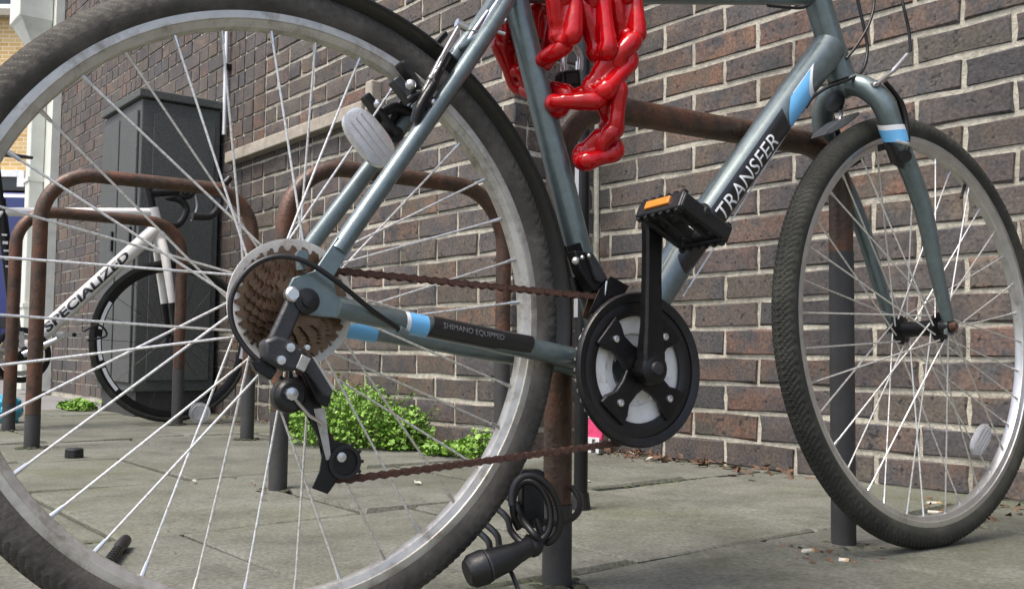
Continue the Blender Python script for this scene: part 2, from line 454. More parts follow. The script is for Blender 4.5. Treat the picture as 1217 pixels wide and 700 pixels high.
def thing(name, label, cat, m=None, group=None):
    o = bpy.data.objects.new(name, None)
    col.objects.link(o)
    o.empty_display_size = .05
    m = m if m is not None else Matrix.Identity(4)
    if isinstance(m, Vector): m = Matrix.Translation(m)
    o.matrix_world = m
    ROOTM[o.name] = m.copy()
    tag(o, label, cat, group)
    return o
def tag(o, label, cat, group=None, kind=None):
    if label: o['label'] = label
    if cat: o['category'] = cat
    if group: o['group'] = group
    if kind: o['kind'] = kind
    return o
def solo(mb, name, m, label, cat, group=None, at=None, **k):
    # a thing that is one mesh, with its origin at its base
    c = at if at is not None else Vector((sum(v.x for v in mb.v), sum(v.y for v in mb.v), 0)) / len(mb.v)
    me = mb.mesh(name, m, Matrix.Translation(-c), **k)
    o = bpy.data.objects.new(name, me); col.objects.link(o); o.location = c
    return tag(o, label, cat, group)
def inst(name, me, parent, wm):
    o = bpy.data.objects.new(name, me); col.objects.link(o)
    o.parent = parent
    o.matrix_local = root_inv(parent) @ wm
    return o
def bez(p, n=16):
    # smooth Catmull-Rom through points
    p = [Vector(q) for q in p]; out = []
    for i in range(len(p) - 1):
        a = p[max(i - 1, 0)]; b = p[i]; c = p[i + 1]; d = p[min(i + 2, len(p) - 1)]
        for k in range(n):
            t = k / n
            out.append(.5 * ((2 * b) + (c - a) * t + (2 * a - 5 * b + 4 * c - d) * t * t + (3 * b - a - 3 * c + d) * t ** 3))
    out.append(p[-1])
    return out
def frame_mat(o, x, y, z):
    m = Matrix((x, y, z)).transposed().to_4x4(); m.translation = o
    return m

# lettering: text wrapped on a tube
def text_mesh(txt, size, bold=0.0):
    cu = bpy.data.curves.new('lettering', 'FONT'); cu.body = txt; cu.size = size; cu.resolution_u = 3; cu.offset = bold
    o = bpy.data.objects.new('lettering_tmp', cu); col.objects.link(o)
    dg = bpy.context.evaluated_depsgraph_get()
    me = o.evaluated_get(dg).to_mesh()
    bm = bmesh.new(); bm.from_mesh(me)
    bmesh.ops.triangulate(bm, faces=bm.faces[:])
    for _ in range(4):
        ed = [e for e in bm.edges if e.calc_length() > size * .16]
        if not ed: break
        bmesh.ops.subdivide_edges(bm, edges=ed, cuts=1)
        bmesh.ops.triangulate(bm, faces=bm.faces[:])
    bm.verts.index_update()
    vs = [v.co.copy() for v in bm.verts]; fs = [tuple(v.index for v in f.verts) for f in bm.faces]
    bm.free()
    o.evaluated_get(dg).to_mesh_clear()
    bpy.data.objects.remove(o); bpy.data.curves.remove(cu)
    return vs, fs
def tube_text(txt, size, p0, p1, r0, r1, ang, m, parent, start=0.0, face=None, stretch=1.0, shear=0.0, bold=0.0, length=None):
    vs, fs = text_mesh(txt, size, bold)
    if length: stretch = length / (max(v.x for v in vs) - min(v.x for v in vs))
    ax = (p1 - p0); Ln = ax.length; ax.normalize()
    f = face - ax * face.dot(ax); f.normalize()
    yv = f.cross(ax)
    ym = (max(v.y for v in vs) + min(v.y for v in vs)) / 2
    mb = MB()
    for v in vs:
        x = start + (v.x + shear * v.y) * stretch
        t = x / Ln; r = r0 + (r1 - r0) * t
        a = ang + (v.y - ym) / r
        mb.v.append(p0 + ax * x + (f * math.cos(a) + yv * math.sin(a)) * (r + .0009))
    mb.f = fs
    return mb.build('lettering', m, parent, smooth=False)
def patch(p0, p1, r0, r1, a0, a1, m, parent, name='sticker', t0=0, t1=1, lift=.0004, n=20, slant=0.0, curve=0.0, face=None):
    ax = (p1 - p0); Ln = ax.length; ax.normalize()
    f = face - ax * face.dot(ax); f.normalize()
    yv = f.cross(ax)
    mb = MB()
    K = 10
    for i in range(n + 1):
        w = i / n; a = a0 + (a1 - a0) * w
        for k in range(K + 1):
            t = t0 + (t1 - t0) * k / K + slant * (w - .5) + curve * (w - .5) ** 2 * 4
            r = r0 + (r1 - r0) * t + lift
            mb.v.append(p0 + ax * (t * Ln) + (f * math.cos(a) + yv * math.sin(a)) * r)
    for i in range(n):
        for k in range(K):
            q = i * (K + 1) + k
            mb.f.append((q, q + 1, q + K + 2, q + K + 1))
    return mb.build(name, m, parent)

# ================================================================ SETTING
def struct(o, label=None):
    o['kind'] = 'structure'
    if label: o['label'] = label
    return o
g = MB(); g.v = [Vector((-300, -300, -.03)), Vector((300, -300, -.03)), Vector((300, 300, -.03)), Vector((-300, 300, -.03))]; g.f = [(0, 1, 2, 3)]
struct(g.build('ground', 'asphalt', smooth=False), 'pale grey tarmac of the street beyond the paving slabs')
DA, DB, SC = 1.796, 2.134, -2.262     # distances of the two wall faces, and where the step between them is
# pavement: dirt bed with separate slabs
bed = MB()
def quad(mb, a, b, c, d):
    i = len(mb.v); mb.v += [a, b, c, d]; mb.f.append((i, i + 1, i + 2, i + 3))
quad(bed, SNZ(-5.2, -1.4, -.011), SNZ(1.9, -1.4, -.011), SNZ(1.9, 2.3, -.011), SNZ(-5.2, 2.3, -.011))
pave = struct(bed.build('pavement', 'bed', smooth=False), 'pavement of mossy grey slabs in front of the brick wall')
ROOTM[pave.name] = Matrix.Identity(4)
rows = [-5.2, -4.62, -4.0, -3.4, -2.82, -2.25, -1.63, -1.02, -.42, .18, .78, 1.38, 1.9]
offs = [.3, .12, .42, .22, .46, .10, .20, .02, .3, .15, .4, .25]
for i in range(len(rows) - 1):
    s0, s1 = rows[i], rows[i + 1]
    n0 = -1.4 - .45 + offs[i] % .45
    while n0 < 2.2:
        n1 = n0 + .45
        lim = DA if (s0 + s1) / 2 < SC else DB
        a0, a1 = max(n0, -1.4), min(n1, lim + .02)
        if a1 - a0 > .06:
            mb = MB(); gp = .007
            zt = random.uniform(-.002, .003); tx = random.uniform(-.0035, .0035); ty = random.uniform(-.0035, .0035)
            cs = [(s0 + gp, a0 + gp), (s1 - gp, a0 + gp), (s1 - gp, a1 - gp), (s0 + gp, a1 - gp)]
            bot = [SNZ(a, b, -.028) for a, b in cs]
            jj = [(random.uniform(-.002, .002), random.uniform(-.002, .002)) for _ in cs]
            mid = [SNZ(a + j[0], b + j[1], zt - .005) for (a, b), j in zip(cs, jj)]
            ctr = ((s0 + s1) / 2, (a0 + a1) / 2)
            top = [SNZ(a + j[0] + (.005 if a < ctr[0] else -.005), b + j[1] + (.005 if b < ctr[1] else -.005), zt + tx * (a - ctr[0]) / .3 + ty * (b - ctr[1]) / .22) for (a, b), j in zip(cs, jj)]
            mb.v = bot + mid + top
            for k in range(4):
                k2 = (k + 1) % 4
                mb.f += [(k, k2, 4 + k2, 4 + k), (4 + k, 4 + k2, 8 + k2, 8 + k)]
            mb.f.append((8, 9, 10, 11))
            mb.build('slab', 'slab', pave, smooth=False)
        n0 = n1

SEND = on_wall(42, 250, DA - .058).dot(U); SPIL = on_wall(58, 250, DA - .058).dot(U)
# ---------------------------------------------------------------- brick walls
CH, BL, JT = .075, .225, .0108
Z0 = -.0023
def brick_mesh(name, L, depth, h, m, sd):
    rd = random.Random(sd); mb = MB()
    e = .0035
    def j(a): return rd.uniform(-a, a) * 2.5
    hx, hz = L / 2, h / 2
    ring = [(-hx, -hz), (0, -hz + j(.0015)), (hx, -hz), (hx + j(.0012), 0), (hx, hz), (0, hz + j(.0015)), (-hx, hz), (-hx + j(.0012), 0)]
    k = len(ring)
    back = [Vector((x, depth, z)) for x, z in ring]
    mid = [Vector((x + j(.0012), .0040 + j(.0005), z + j(.0012))) for x, z in ring]
    fr = [Vector((x * (1 - e / hx) + j(.0012), j(.0004), z * (1 - e / hz) + j(.0012))) for x, z in ring]
    mb.v = back + mid + fr
    for i in range(k):
        i2 = (i + 1) % k
        mb.f += [(i, i2, k + i2, k + i), (k + i, k + i2, 2 * k + i2, 2 * k + i)]
    mb.f.append(tuple(2 * k + i for i in range(k)))
    return mb.mesh(name, m, None, angle=30)
MESHES = {}
def get_brick(L, m):
    key = (round(L, 3), m, random.randrange(6))
    if key not in MESHES: MESHES[key] = brick_mesh('brick', key[0], .05, CH - JT, m, hash(key[0]) % 1000 + key[2])
    return MESHES[key]
def joint_phase(x, y): return on_wall(x, y, DB).dot(U)
PH0 = joint_phase(861, 541.7) % BL
def lay(root, face_n, s_lo, s_hi, z_hi, obj_test, axis='u', s_fix=None, phase=0.0, breaks=(), mixed=lambda s: False, limit=300):
    field = MB(); frnd = []
    items = []
    nz = int(z_hi / CH)
    for k in range(nz):
        z = Z0 + (k + .5) * CH
        cuts = [s_lo]
        ph = phase + (BL / 2 if k % 2 else 0)
        q = math.floor((s_lo - ph) / BL) * BL + ph
        while q < s_hi:
            if q > s_lo + .02: cuts.append(q)
            q += BL
        cuts.append(s_hi)
        for bk in breaks:
            cuts = [c for c in cuts if not (abs(c - bk) < .07 or abs(c - (bk - (.11 if k % 2 else .17))) < .05)] + [bk, bk - (.11 if k % 2 else .17)]
        cuts = sorted(cuts)
        fin = [cuts[0]]
        for c in cuts[1:]:
            if c - fin[-1] > .15 and mixed(c) and random.random() < .5: fin.append((fin[-1] + c) / 2)
            if c - fin[-1] < .05 and c != s_hi: continue
            fin.append(c)
        for a, b in zip(fin[:-1], fin[1:]):
            if b - a < .03: continue
            red = any(abs(b - bk) < .01 for bk in breaks) and random.random() < .75
            items.append(((a + b) / 2, b - a - JT, z, red))
    def pos(s): return (SNZ(s, face_n, 0), U, N) if axis == 'u' else (SNZ(s_fix, s, 0), N, -U)
    vis = [it for it in items if obj_test(it)]
    vis.sort(key=lambda it: (pos(it[0])[0] + Vector((0, 0, it[2])) - CO).length)
    vis_set = set(id(v) for v in vis[:limit])
    cnt = 0
    for it in items:
        s, L, z, red = it
        o, X, Yv = pos(s)
        o = o + Vector((0, 0, z)) + Yv * random.uniform(-.002, .002)
        if id(it) in vis_set:
            if L < .02: continue
            me = get_brick(round(L / .005) * .005, 'brick_red' if red else 'brick')
            rot = Matrix.Rotation(random.gauss(0, .006), 4, 'Y') @ Matrix.Diagonal((1, 1, random.uniform(.965, 1.02), 1))
            inst('brick', me, root, frame_mat(o, X, Yv, Vector((0, 0, 1))) @ rot); cnt += 1
        else:
            r = random.random()
            i = len(field.v)
            field.box(o + Yv * .025, X * (L / 2), Yv * .025, Vector((0, 0, (CH - JT) / 2)))
            frnd += [r] * 8
    if field.v:
        fo = field.build('brickwork', 'brick_field', root, smooth=False)
        fo['kind'] = 'stuff'
        at = fo.data.attributes.new('rnd', 'FLOAT', 'POINT')
        at.data.foreach_set('value', frnd[:len(fo.data.vertices)])
    return cnt
# projecting wall section (left) with the bricked-up opening and stone sill
wa = thing('brick_wall', 'projecting dark brick wall with stone sill behind the street cabinet', 'wall', SNZ(-4.6, DA, 0))
mb = MB(); REC = .0052
quad(mb, SNZ(SEND + .01, DA + REC, -.05), SNZ(SC - REC, DA + REC, -.05), SNZ(SC - REC, DA + REC, 4.2), SNZ(SEND + .01, DA + REC, 4.2))
quad(mb, SNZ(SC - REC, DA + REC, -.05), SNZ(SC - REC, DB + .2, -.05), SNZ(SC - REC, DB + .2, 4.2), SNZ(SC - REC, DA + REC, 4.2))
quad(mb, SNZ(SEND + .01, DA + REC, -.05), SNZ(SEND + .01, DA + REC, 4.2), SNZ(SEND + .01, DA + 3, 4.2), SNZ(SEND + .01, DA + 3, -.05))
quad(mb, SNZ(SEND + .01, DA + REC, 4.2), SNZ(SC - REC, DA + REC, 4.2), SNZ(SC - REC, DA + 3, 4.2), SNZ(SEND + .01, DA + 3, 4.2))
mb.build('mortar', 'mortar', wa, smooth=False)
lay(wa, DA, SEND + .02, SC + JT / 2 - .001, 4.15, lambda it: it[0] > -4.5 and it[2] < 1.95, phase=.04, breaks=(-4.133, -5.793), mixed=lambda s: s < -3.4, limit=262)
lay(wa, None, DA + .052, DB - .002, 4.15, lambda it: it[2] < 1.45, axis='n', s_fix=SC, phase=DA + .10, limit=40)
sl = MB()
s0, s1, zs = -4.335, -3.09, 1.150
prof = [(DA - .045, zs), (DA - .045, zs + .050), (DA - .0045, zs + .062), (DA + .03, zs + .062), (DA + .03, zs)]
sl.prism([SNZ(s0, n, z) for n, z in prof], U * (s1 - s0))
sl.build('sill', 'stone', wa, smooth=False, bevel=.004)
sl = MB().box(SNZ(-3.055, DA - .008, zs + .062), U * .024, N * .03, Vector((0, 0, .055)))
sl.build('stooling', 'stone', wa, smooth=False, bevel=.006)
# recessed wall section (right)
wb = thing('brick_wall', 'recessed dark purple brick wall with pale mortar behind the front wheel', 'wall', SNZ(-1.2, DB, 0))
mb = MB()
quad(mb, SNZ(SC - .2, DB + REC, -.05), SNZ(3.2, DB + REC, -.05), SNZ(3.2, DB + REC, 4.2), SNZ(SC - .2, DB + REC, 4.2))
quad(mb, SNZ(SC - .2, DB + REC, 4.2), SNZ(3.2, DB + REC, 4.2), SNZ(3.2, DB + 2.6, 4.2), SNZ(SC - .2, DB + 2.6, 4.2))
mb.build('mortar', 'mortar', wb, smooth=False)
lay(wb, DB, SC + .004, 3.2, 4.15, lambda it: it[0] < .3 and it[2] < 1.75, phase=PH0, limit=300)
# thick pale pointing down the inside corner
mb = MB(); pts = []
for i in range(40):
    pts.append(SNZ(SC + .006 + random.uniform(-.0025, .0025), DB - .006 + random.uniform(-.002, .002), i * .105))
mb.tube(pts, [.008 + random.uniform(-.002, .002) for _ in pts], 8)
mb.build('corner_pointing', 'mortar', wb)

# ---------------------------------------------------------------- cycle stands
def hoop(s, n0, n1, h, r, label, bend=.13, foot=.24, s1=None, foot2=None):
    foot2 = foot2 or foot + .12
    s1 = s if s1 is None else s1
    root = thing('cycle_stand', label, 'bike stand', SNZ(s, (n0 + n1) / 2, 0), 'bent tube cycle stands along the pavement')
    def P(n, z): return SNZ(s + (s1 - s) * (n - n0) / (n1 - n0), n, z)
    pts = [P(n0, foot), P(n0, h - bend - .1)]
    pts += [P(n0 + bend * (1 - math.cos(a)), h - bend + bend * math.sin(a)) for a in [pi / 2 * i / 10 for i in range(11)]]
    pts += [P(n0 + bend + (n1 - n0 - 2 * bend) * k / 4, h) for k in (1, 2, 3)]
    pts += [P(n1 - bend + bend * math.sin(a), h - bend + bend * math.cos(a)) for a in [pi / 2 * i / 10 for i in range(11)]]
    pts += [P(n1, h - bend - .1), P(n1, foot2)]
    MB().tube(pts, r, 20).build('tube', 'post', root)
    MB().tube([P(n0, -.03), P(n0, foot - .001)], r + .0006, 20).build('foot_paint', 'post_foot', root)
    MB().tube([P(n1, -.03), P(n1, foot2 - .001)], r + .0006, 20).build('foot_paint', 'post_foot', root)
    for n in (n0, n1):
        mb = MB()
        for k in range(26):
            a = random.uniform(0, 2 * pi); q = r + random.uniform(.002, .022); w = random.uniform(.004, .011)
            mb.ball(P(n, 0) + U * (math.cos(a) * q) + N * (math.sin(a) * q), w, az=Vector((0, 0, .45)), seg=6, rings=4)
        mb.build('grout', 'bed', root)['kind'] = 'stuff'
    return root
fp1 = on_ground(1009, 648)
hoop(-.985, .862, 1.41, .638, .0188, 'rusty brown cycle stand that the grey bicycle is chained to', bend=.085, foot=.105, s1=-.918, foot2=.47)
hoop(-1.996, .946, 1.556, .716, .0195, 'rusty brown cycle stand beside the weeds, seen through rear wheel', bend=.15, foot=.17)
hoop(-3.242, .735, 1.395, .84, .022, 'tall rusty cycle stand with no bicycle, beside blue bag', bend=.15, foot=.10, s1=-3.19)
hoop(-3.95, .815, 1.43, .805, .022, 'rusty cycle stand that the white road bicycle leans on', bend=.13, foot=.10)

# slim dark pole beyond the near stand
pb = on_ground(690, 607)
po = thing('metal_pole', 'slim black pole standing behind the chained stand', 'pole', pb)
MB().tube([pb + Vector((0, 0, -.03)), pb + Vector((0, 0, .92))], .0135, 16).build('pole', 'black_metal', po)
MB().tube([pb + Vector((0, 0, .92)), pb + Vector((0, 0, .935))], .016, 16).build('cap', 'black_plastic', po)
mb = MB().tube([pb + Vector((0, 0, 0)), pb + Vector((0, 0, .035))], [.020, .016], 16); mb.build('collar', 'black_plastic', po)
MB().box(pb + Vector((-.012, -.006, .62)), Vector((.004, 0, 0)), Vector((0, .004, 0)), Vector((0, 0, .25))).build('edge_highlight', 'conduit', po, smooth=False)  # bright metal strip modelled on the pole as its edge highlight

# ================================================================ GREY BICYCLE
BM = frame_mat(CONTACT, HD, -BRG, BUP)
bike = thing('bicycle', 'grey-blue hybrid bicycle with rusty chain and black rear mudguard', 'bicycle', BM)
TOCAM = (CO - B(.5, .2)).normalized()

# ---- wheels
def tyre_mesh(c, ax, e, w=.0180, tread=True, N=1160):
    prof = []; wz = []
    K = 40
    for j in range(K):
        a = -pi * .80 + 2 * pi * .80 * j / (K - 1)      # from one bead round the crown to the other
        rr = .3265 + .0205 * math.cos(a) * (1.0 if math.cos(a) > 0 else .9)
        prof.append((rr, w * math.sin(a))); wz.append(a / (pi * .8))
    prof += [(.3105, .0085), (.3105, -.0085)]
    wz += [9, 9]
    def disp(t, j):
        a = abs(wz[j])
        if .70 < a < .73 or .86 < a < .88: return .0007
        if a > .60: return -.0004
        ph = (t / (2 * pi) * 232 + a * 5.0) % 1.0
        d = .0019 if ph < .58 else 0.0
        if a < .03: d = .0018
        if .17 < a < .23: d = 0.0
        if a > .44:
            ph = (t / (2 * pi) * 145) % 1.0; d = .0026 if ph < .5 else -.0004
        return d - .0018
    return MB().lathe(c, ax, prof, N, e=e, disp=disp if tread else None)
spoke_me = {}
def make_wheel(c, ax, e, rear, tm, rm, phase):
    # ax points to the right-hand (drive) side
    rim = MB()
    ro, ri, hw = .3175, .2960, .0122
    prof = [(ro, -hw), (ro - .0012, -hw - .0005), (ro - .0125, -hw - .0003), (ro - .0135, -hw + .0012), (ri + .001, -.0075), (ri, -.005), (ri, .005), (ri + .001, .0075), (ro - .0135, hw - .0012), (ro - .0125, hw + .0003), (ro - .0012, hw + .0005), (ro, hw), (ro - .002, hw - .0015), (ro - .007, .004), (ro - .007, -.004), (ro - .002, -hw + .0015)]
    rim.lathe(c, ax, prof, 180, e=e)
    w = rim.build('wheel', rm, bike, angle=28)
    tyre_mesh(c, ax, e).build('tyre', tm, w, angle=24)
    hubr = .019 if rear else .0135
    fl = .030 if rear else .021
    fo = (.034, .020) if rear else (.034, .034)
    hb = MB()
    hp = [(.0045, -.055), (.010, -.055), (.012, -fo[0] - .004), (fl + .003, -fo[0] - .0015), (fl + .003, -fo[0] + .0015), (hubr, -fo[0] + .006), (hubr * .9, 0), (hubr, fo[1] - .006), (fl + .003, fo[1] - .0015), (fl + .003, fo[1] + .0015), (.012, fo[1] + .004), (.010, .055), (.0045, .055)]
    hb.lathe(c, ax, hp, 40, e=e)
    hb.build('hub', 'alu_dirty' if rear else 'black_metal', w, angle=30)
    X, Y = e
    if 'm' not in spoke_me:
        sm = MB()
        Zv = Vector((0, 0, 1))
        sm.tube([Vector((0, 0, 0)), Vector((0, 0, .955))], .0013, 8)
        spoke_me['m'] = sm.mesh('spoke', 'spoke')
        nm = MB().tube([Vector((0, 0, -.013)), Vector((0, 0, -.004)), Vector((0, 0, .004))], [.0019, .0023, .0026], 8)
        spoke_me['n'] = nm.mesh('nipple', 'silver')
    for i in range(36):
        side = 1 if i % 2 else -1
        j = i // 2
        th = 2 * pi * i / 36 + phase
        cross = rad(58) * (1 if j % 2 else -1)
        ha = th + cross
        p0 = c + (X * math.cos(ha) + Y * math.sin(ha)) * fl + ax * (fo[1] if side > 0 else -fo[0]) + ax * (.0025 * (1 if j % 2 else -1))
        p1 = c + (X * math.cos(th) + Y * math.sin(th)) * (ri + .001) + ax * (.0025 * side)
        d = p1 - p0; x, y = frame_for(d)
        m = frame_mat(p0, x, y, d.normalized()) @ Matrix.Diagonal((1, 1, d.length / .955, 1))
        inst('spoke', spoke_me['m'], w, m)
        inst('nipple', spoke_me['n'], w, frame_mat(p1 - d.normalized() * .001, x, y, d.normalized()))
    return w
RE = (HD, BUP)
wr = make_wheel(C0, BRG, RE, True, 'rubber_old', 'alu_dirty', rad(3))
wf = make_wheel(C1, R2, (H2, BUP), False, 'rubber', 'alu', rad(7))
# valve stem and spoke reflectors
v = (H2 * .162 + BUP * .264).normalized()
MB().tube([C1 + v * .297, C1 + v * .268], [.003, .0026], 8).build('valve', 'black_plastic', wf)
def oval_reflector(c, u, v, nrm, a, b, parent, name='reflector'):
    mb = MB(); P = []
    for k in range(28):
        t = 2 * pi * k / 28
        P.append((math.copysign(abs(math.cos(t)) ** .8, math.cos(t)) * a, math.copysign(abs(math.sin(t)) ** .8, math.sin(t)) * b))
    n = len(P)
    for sc, h in ((1, -.0045), (1, .003), (.86, .0055)):
        mb.v += [c + u * (x * sc) + v * (y * sc) + nrm * h for x, y in P]
    mb.f += [tuple(reversed(range(n))), tuple(2 * n + k for k in range(n))]
    for L in (0, 1):
        for k in range(n):
            mb.f.append((L * n + k, L * n + (k + 1) % n, (L + 1) * n + (k + 1) % n, (L + 1) * n + k))
    for q in (-.4, 0, .4):
        mb.tube([c + u * (-a * .72) + v * (b * q) + nrm * .0055, c + u * (a * .72) + v * (b * q) + nrm * .0055], .0012, 6)
    return mb.build(name, 'reflector', parent)
a_, b_ = ab(437, 165)
d = (HD * (.68) - BUP * .73).normalized()
oval_reflector(B(a_, b_, .004), d, d.cross(BRG), BRG, .037, .0205, wr)
cc = C1 + H2 * .156 - BUP * .183
dd = (H2 * .156 - BUP * .183).normalized(); tt = dd.cross(R2)
oval_reflector(cc, tt, dd, R2, .032, .0165, wf)
# hub ends / axle nuts
MB().lathe(C0, BRG, [(.0001, .070), (.0085, .070), (.0085, .082), (.006, .086), (.0001, .086)], 6, e=RE, closed=False).build('axle_nut', 'black_metal', wr, smooth=False)
MB().lathe(C1, R2, [(.0001, .048), (.009, .048), (.009, .056), (.005, .063), (.0001, .063)], 12, e=RE, closed=False).build('axle_nut', 'rust', wf)
MB().lathe(C1, -R2, [(.0001, .048), (.009, .048), (.009, .056), (.005, .060), (.0001, .060)], 12, e=RE, closed=False).build('axle_nut', 'black_metal', wf)

# ---- frame tubes
BB = (.430, -.068)
ST_T = (.272, .482)
HT_B = (.900, .390); HT_T = (.842, .537)
DT_A = (.872, .432)
st = MB().tube([B(*BB), B(*ST_T)], .0165, 24).build('seat_tube', 'paint', bike)
dt = MB().tube([B(BB[0] + .012, BB[1] + .012), B(.560, .094), B(.80, .358), B(*DT_A)], [.021, .0245, .0250, .0268], 28, flat=1.0).build('down_tube', 'paint', bike)
MB().tube([B(.293, .408), B(.852, .517)], .0172, 22).build('top_tube', 'paint', bike)
ht = MB().tube([B(*HT_T), B(.880, .440), B(*HT_B)], [.0205, .0205, .0215], 26).build('head_tube', 'paint', bike)
axh = (B(*HT_T) - B(*HT_B)).normalized()
MB().tube([B(*HT_B) - axh * .010, B(*HT_B) - axh * .001], [.0195, .0225], 26).build('headset_cup', 'black_metal', ht)
MB().tube([B(*HT_T) + axh * .001, B(*HT_T) + axh * .014], [.0225, .0195], 26).build('headset_cup', 'black_metal', ht)
bb = MB().tube([B(*BB, -.036), B(*BB, .036)], .0205, 24).build('bottom_bracket', 'paint', bike)
for sgn in (1, -1):
    MB().tube(bez([B(.283, .405, .017 * sgn), B(.255, .358, .030 * sgn), B(.17, .238, .046 * sgn), B(.036, .052, .064 * sgn)], 8), .0098, 16).build('seat_stay', 'paint', bike)
    cs = MB().tube(bez([B(.408, -.064, .024 * sgn), B(.33, -.050, .036 * sgn), B(.22, -.034, .046 * sgn), B(.035, -.006, .066 * sgn)], 8), [.0125] * 16 + [.0115] * 8 + [.0105], 16).build('chain_stay', 'paint', bike)
    if sgn > 0: csn = cs
    else: csf = cs
    dp = MB()
    P = [(.048, .062), (.026, .062), (.006, .030), (-.014, .020), (-.018, .002), (-.006, -.014), (.012, -.016), (.046, .002), (.046, -.016), (.060, -.016), (.058, .004), (.030, .022)]
    P = [(.052, .060), (.034, .066), (.010, .030), (-.012, .022), (-.020, .006), (-.010, -.014), (.016, -.016), (.060, -.018), (.062, .000), (.034, .006), (.030, .024)]
    dp.prism([B(a, b, .064 * sgn) for a, b in P], BRG * (.006 * sgn))
    dpo = dp.build('dropout', 'paint', bike, bevel=.001)
    MB().tube([B(-.004, .044, .066 * sgn), B(-.004, .044, .074 * sgn)], .006, 12).build('eyelet', 'paint', dpo)
    MB().tube([B(-.003, .030, .068 * sgn), B(-.004, .046, .068 * sgn)], .0055, 10).build('eyelet', 'paint', dpo)
MB().tube([B(.235, .330, -.03), B(.235, .330, .03)], .006, 12).build('stay_bridge', 'paint', bike)
MB().tube([B(.345, -.052, -.032), B(.345, -.052, .032)], .006, 12).build('stay_bridge', 'paint', bike)
for (x, y) in ((614, 52), (645, 62), (651, 81)):
    pass
face_st = (BRG - HD * .25).normalized()
axs = (B(*ST_T) - B(*BB)).normalized()
for (t, off, m) in ((.345, .96, 'black_metal'), (.405, .94, 'silver')):
    a = BB[0] + (ST_T[0] - BB[0]) * (t + .068) / .55; b = t
    dv = (BRG * .35 + HD * .94).normalized()
    MB().ball(B(a, b) + dv * .0165, .0045, seg=10, rings=6).build('bolt', m, st)
# decals on the down tube
dl, du = B(BB[0] + .012, BB[1] + .012), B(*DT_A)
fdir = CO - B(.65, .2)
dax = (du - dl).normalized()
def dt_r(t): return .0250
seg_l, seg_u = B(.560, .094), B(.80, .358)
patch(seg_l, seg_u, .0246, .0251, rad(-122), rad(6), 'sticker_black', dt, 'decal_panel', t0=-.10, t1=.77, lift=.0003, face=fdir, slant=-.04, curve=.05)
patch(seg_l, seg_u, .0246, .0251, rad(-112), rad(6), 'sticker_white', dt, 'sticker', t0=.80, t1=1.00, lift=.0004, face=fdir, slant=-.02, curve=.11)
patch(seg_l, seg_u, .0246, .0251, rad(-112), rad(4), 'paint_sticker_blue', dt, 'sticker', t0=.775, t1=.965, lift=.0007, face=fdir, slant=-.02, curve=.11)
tube_text('TRANSFER', .0335, seg_l, seg_u, .0247, .0251, rad(-34), 'sticker_white', dt, start=.066, face=fdir, length=.172)
# decals on the chain stays
c_a, c_b = B(.10, -.0155, .0595), B(.30, -.0435, .0395)
fcs = CO - c_a
patch(c_a, c_b, .0116, .0122, rad(-95), rad(62), 'paint_sticker_blue', csn, 'sticker', t0=.085, t1=.20, lift=.0006, face=fcs, slant=-.02)
patch(c_a, c_b, .0116, .0122, rad(-95), rad(62), 'sticker_white', csn, 'sticker', t0=.06, t1=.085, lift=.0006, face=fcs, slant=-.02)
patch(c_a, c_b, .0116, .0122, rad(-60), rad(88), 'sticker_black', csn, 'decal_panel', t0=.22, t1=.90, lift=.0006, face=fcs, slant=.03)
tube_text('SHIMANO EQUIPPED', .0085, c_a, c_b, .0122, .0128, rad(18), 'grey_print', csn, start=.056, face=fcs, stretch=1.05)
f_a, f_b = B(.10, -.0155, -.0605), B(.30, -.0435, -.0405)
patch(f_a, f_b, .0128, .0134, rad(-95), rad(70), 'paint_sticker_blue', csf, 'sticker', t0=-.02, t1=.16, lift=.0008, face=fcs, slant=-.02)
patch(f_a, f_b, .0128, .0134, rad(-95), rad(70), 'sticker_white', csf, 'sticker', t0=-.05, t1=-.02, lift=.0008, face=fcs, slant=-.02)

# ---- fork
def FB(a, b, c=0.0): return C1 + H2 * a + BUP * b + R2 * c
cr_t = B(*HT_B) - axh * .012
fk = MB()
for sgn in (1, -1):
    pts = bez([cr_t + R2 * (.004 * sgn), cr_t - axh * .012 + R2 * (.034 * sgn), cr_t - axh * .045 + R2 * (.056 * sgn), cr_t - axh * .10 + R2 * (.061 * sgn), FB(-.066, .185, .058 * sgn), FB(-.030, .085, .053 * sgn), FB(-.002, .010, .050 * sgn)], 8)
    n = len(pts)
    fk.tube(pts, [.0175 - .0085 * max(0, (i / n - .35) / .65) for i in range(n)], 18)
    fk.prism([FB(-.010, .020, .047 * sgn), FB(.008, .020, .047 * sgn), FB(.013, .000, .047 * sgn), FB(.007, -.014, .047 * sgn), FB(-.010, -.012, .047 * sgn)], R2 * (.006 * sgn))
fk.ball(cr_t + R2 * 0, .0215, seg=16, rings=10)
fork = fk.build('fork', 'paint', bike)
fa, fb = cr_t - axh * .045 + R2 * .0568, cr_t - axh * .135 + R2 * .0608
ffk = CO - fa
patch(fa, fb, .0170, .0164, rad(-85), rad(75), 'sticker_white', fork, 'sticker', t0=.36, t1=.47, lift=.0021, face=ffk, slant=.16)
patch(fa, fb, .0170, .0164, rad(-85), rad(75), 'paint_sticker_blue', fork, 'sticker', t0=.45, t1=.66, lift=.0024, face=ffk, slant=.16)
patch(fa, fb, .0170, .0164, rad(-80), rad(-5), 'sticker_black', fork, 'decal_panel', t0=.66, t1=1.05, lift=.0020, face=ffk, slant=.2)

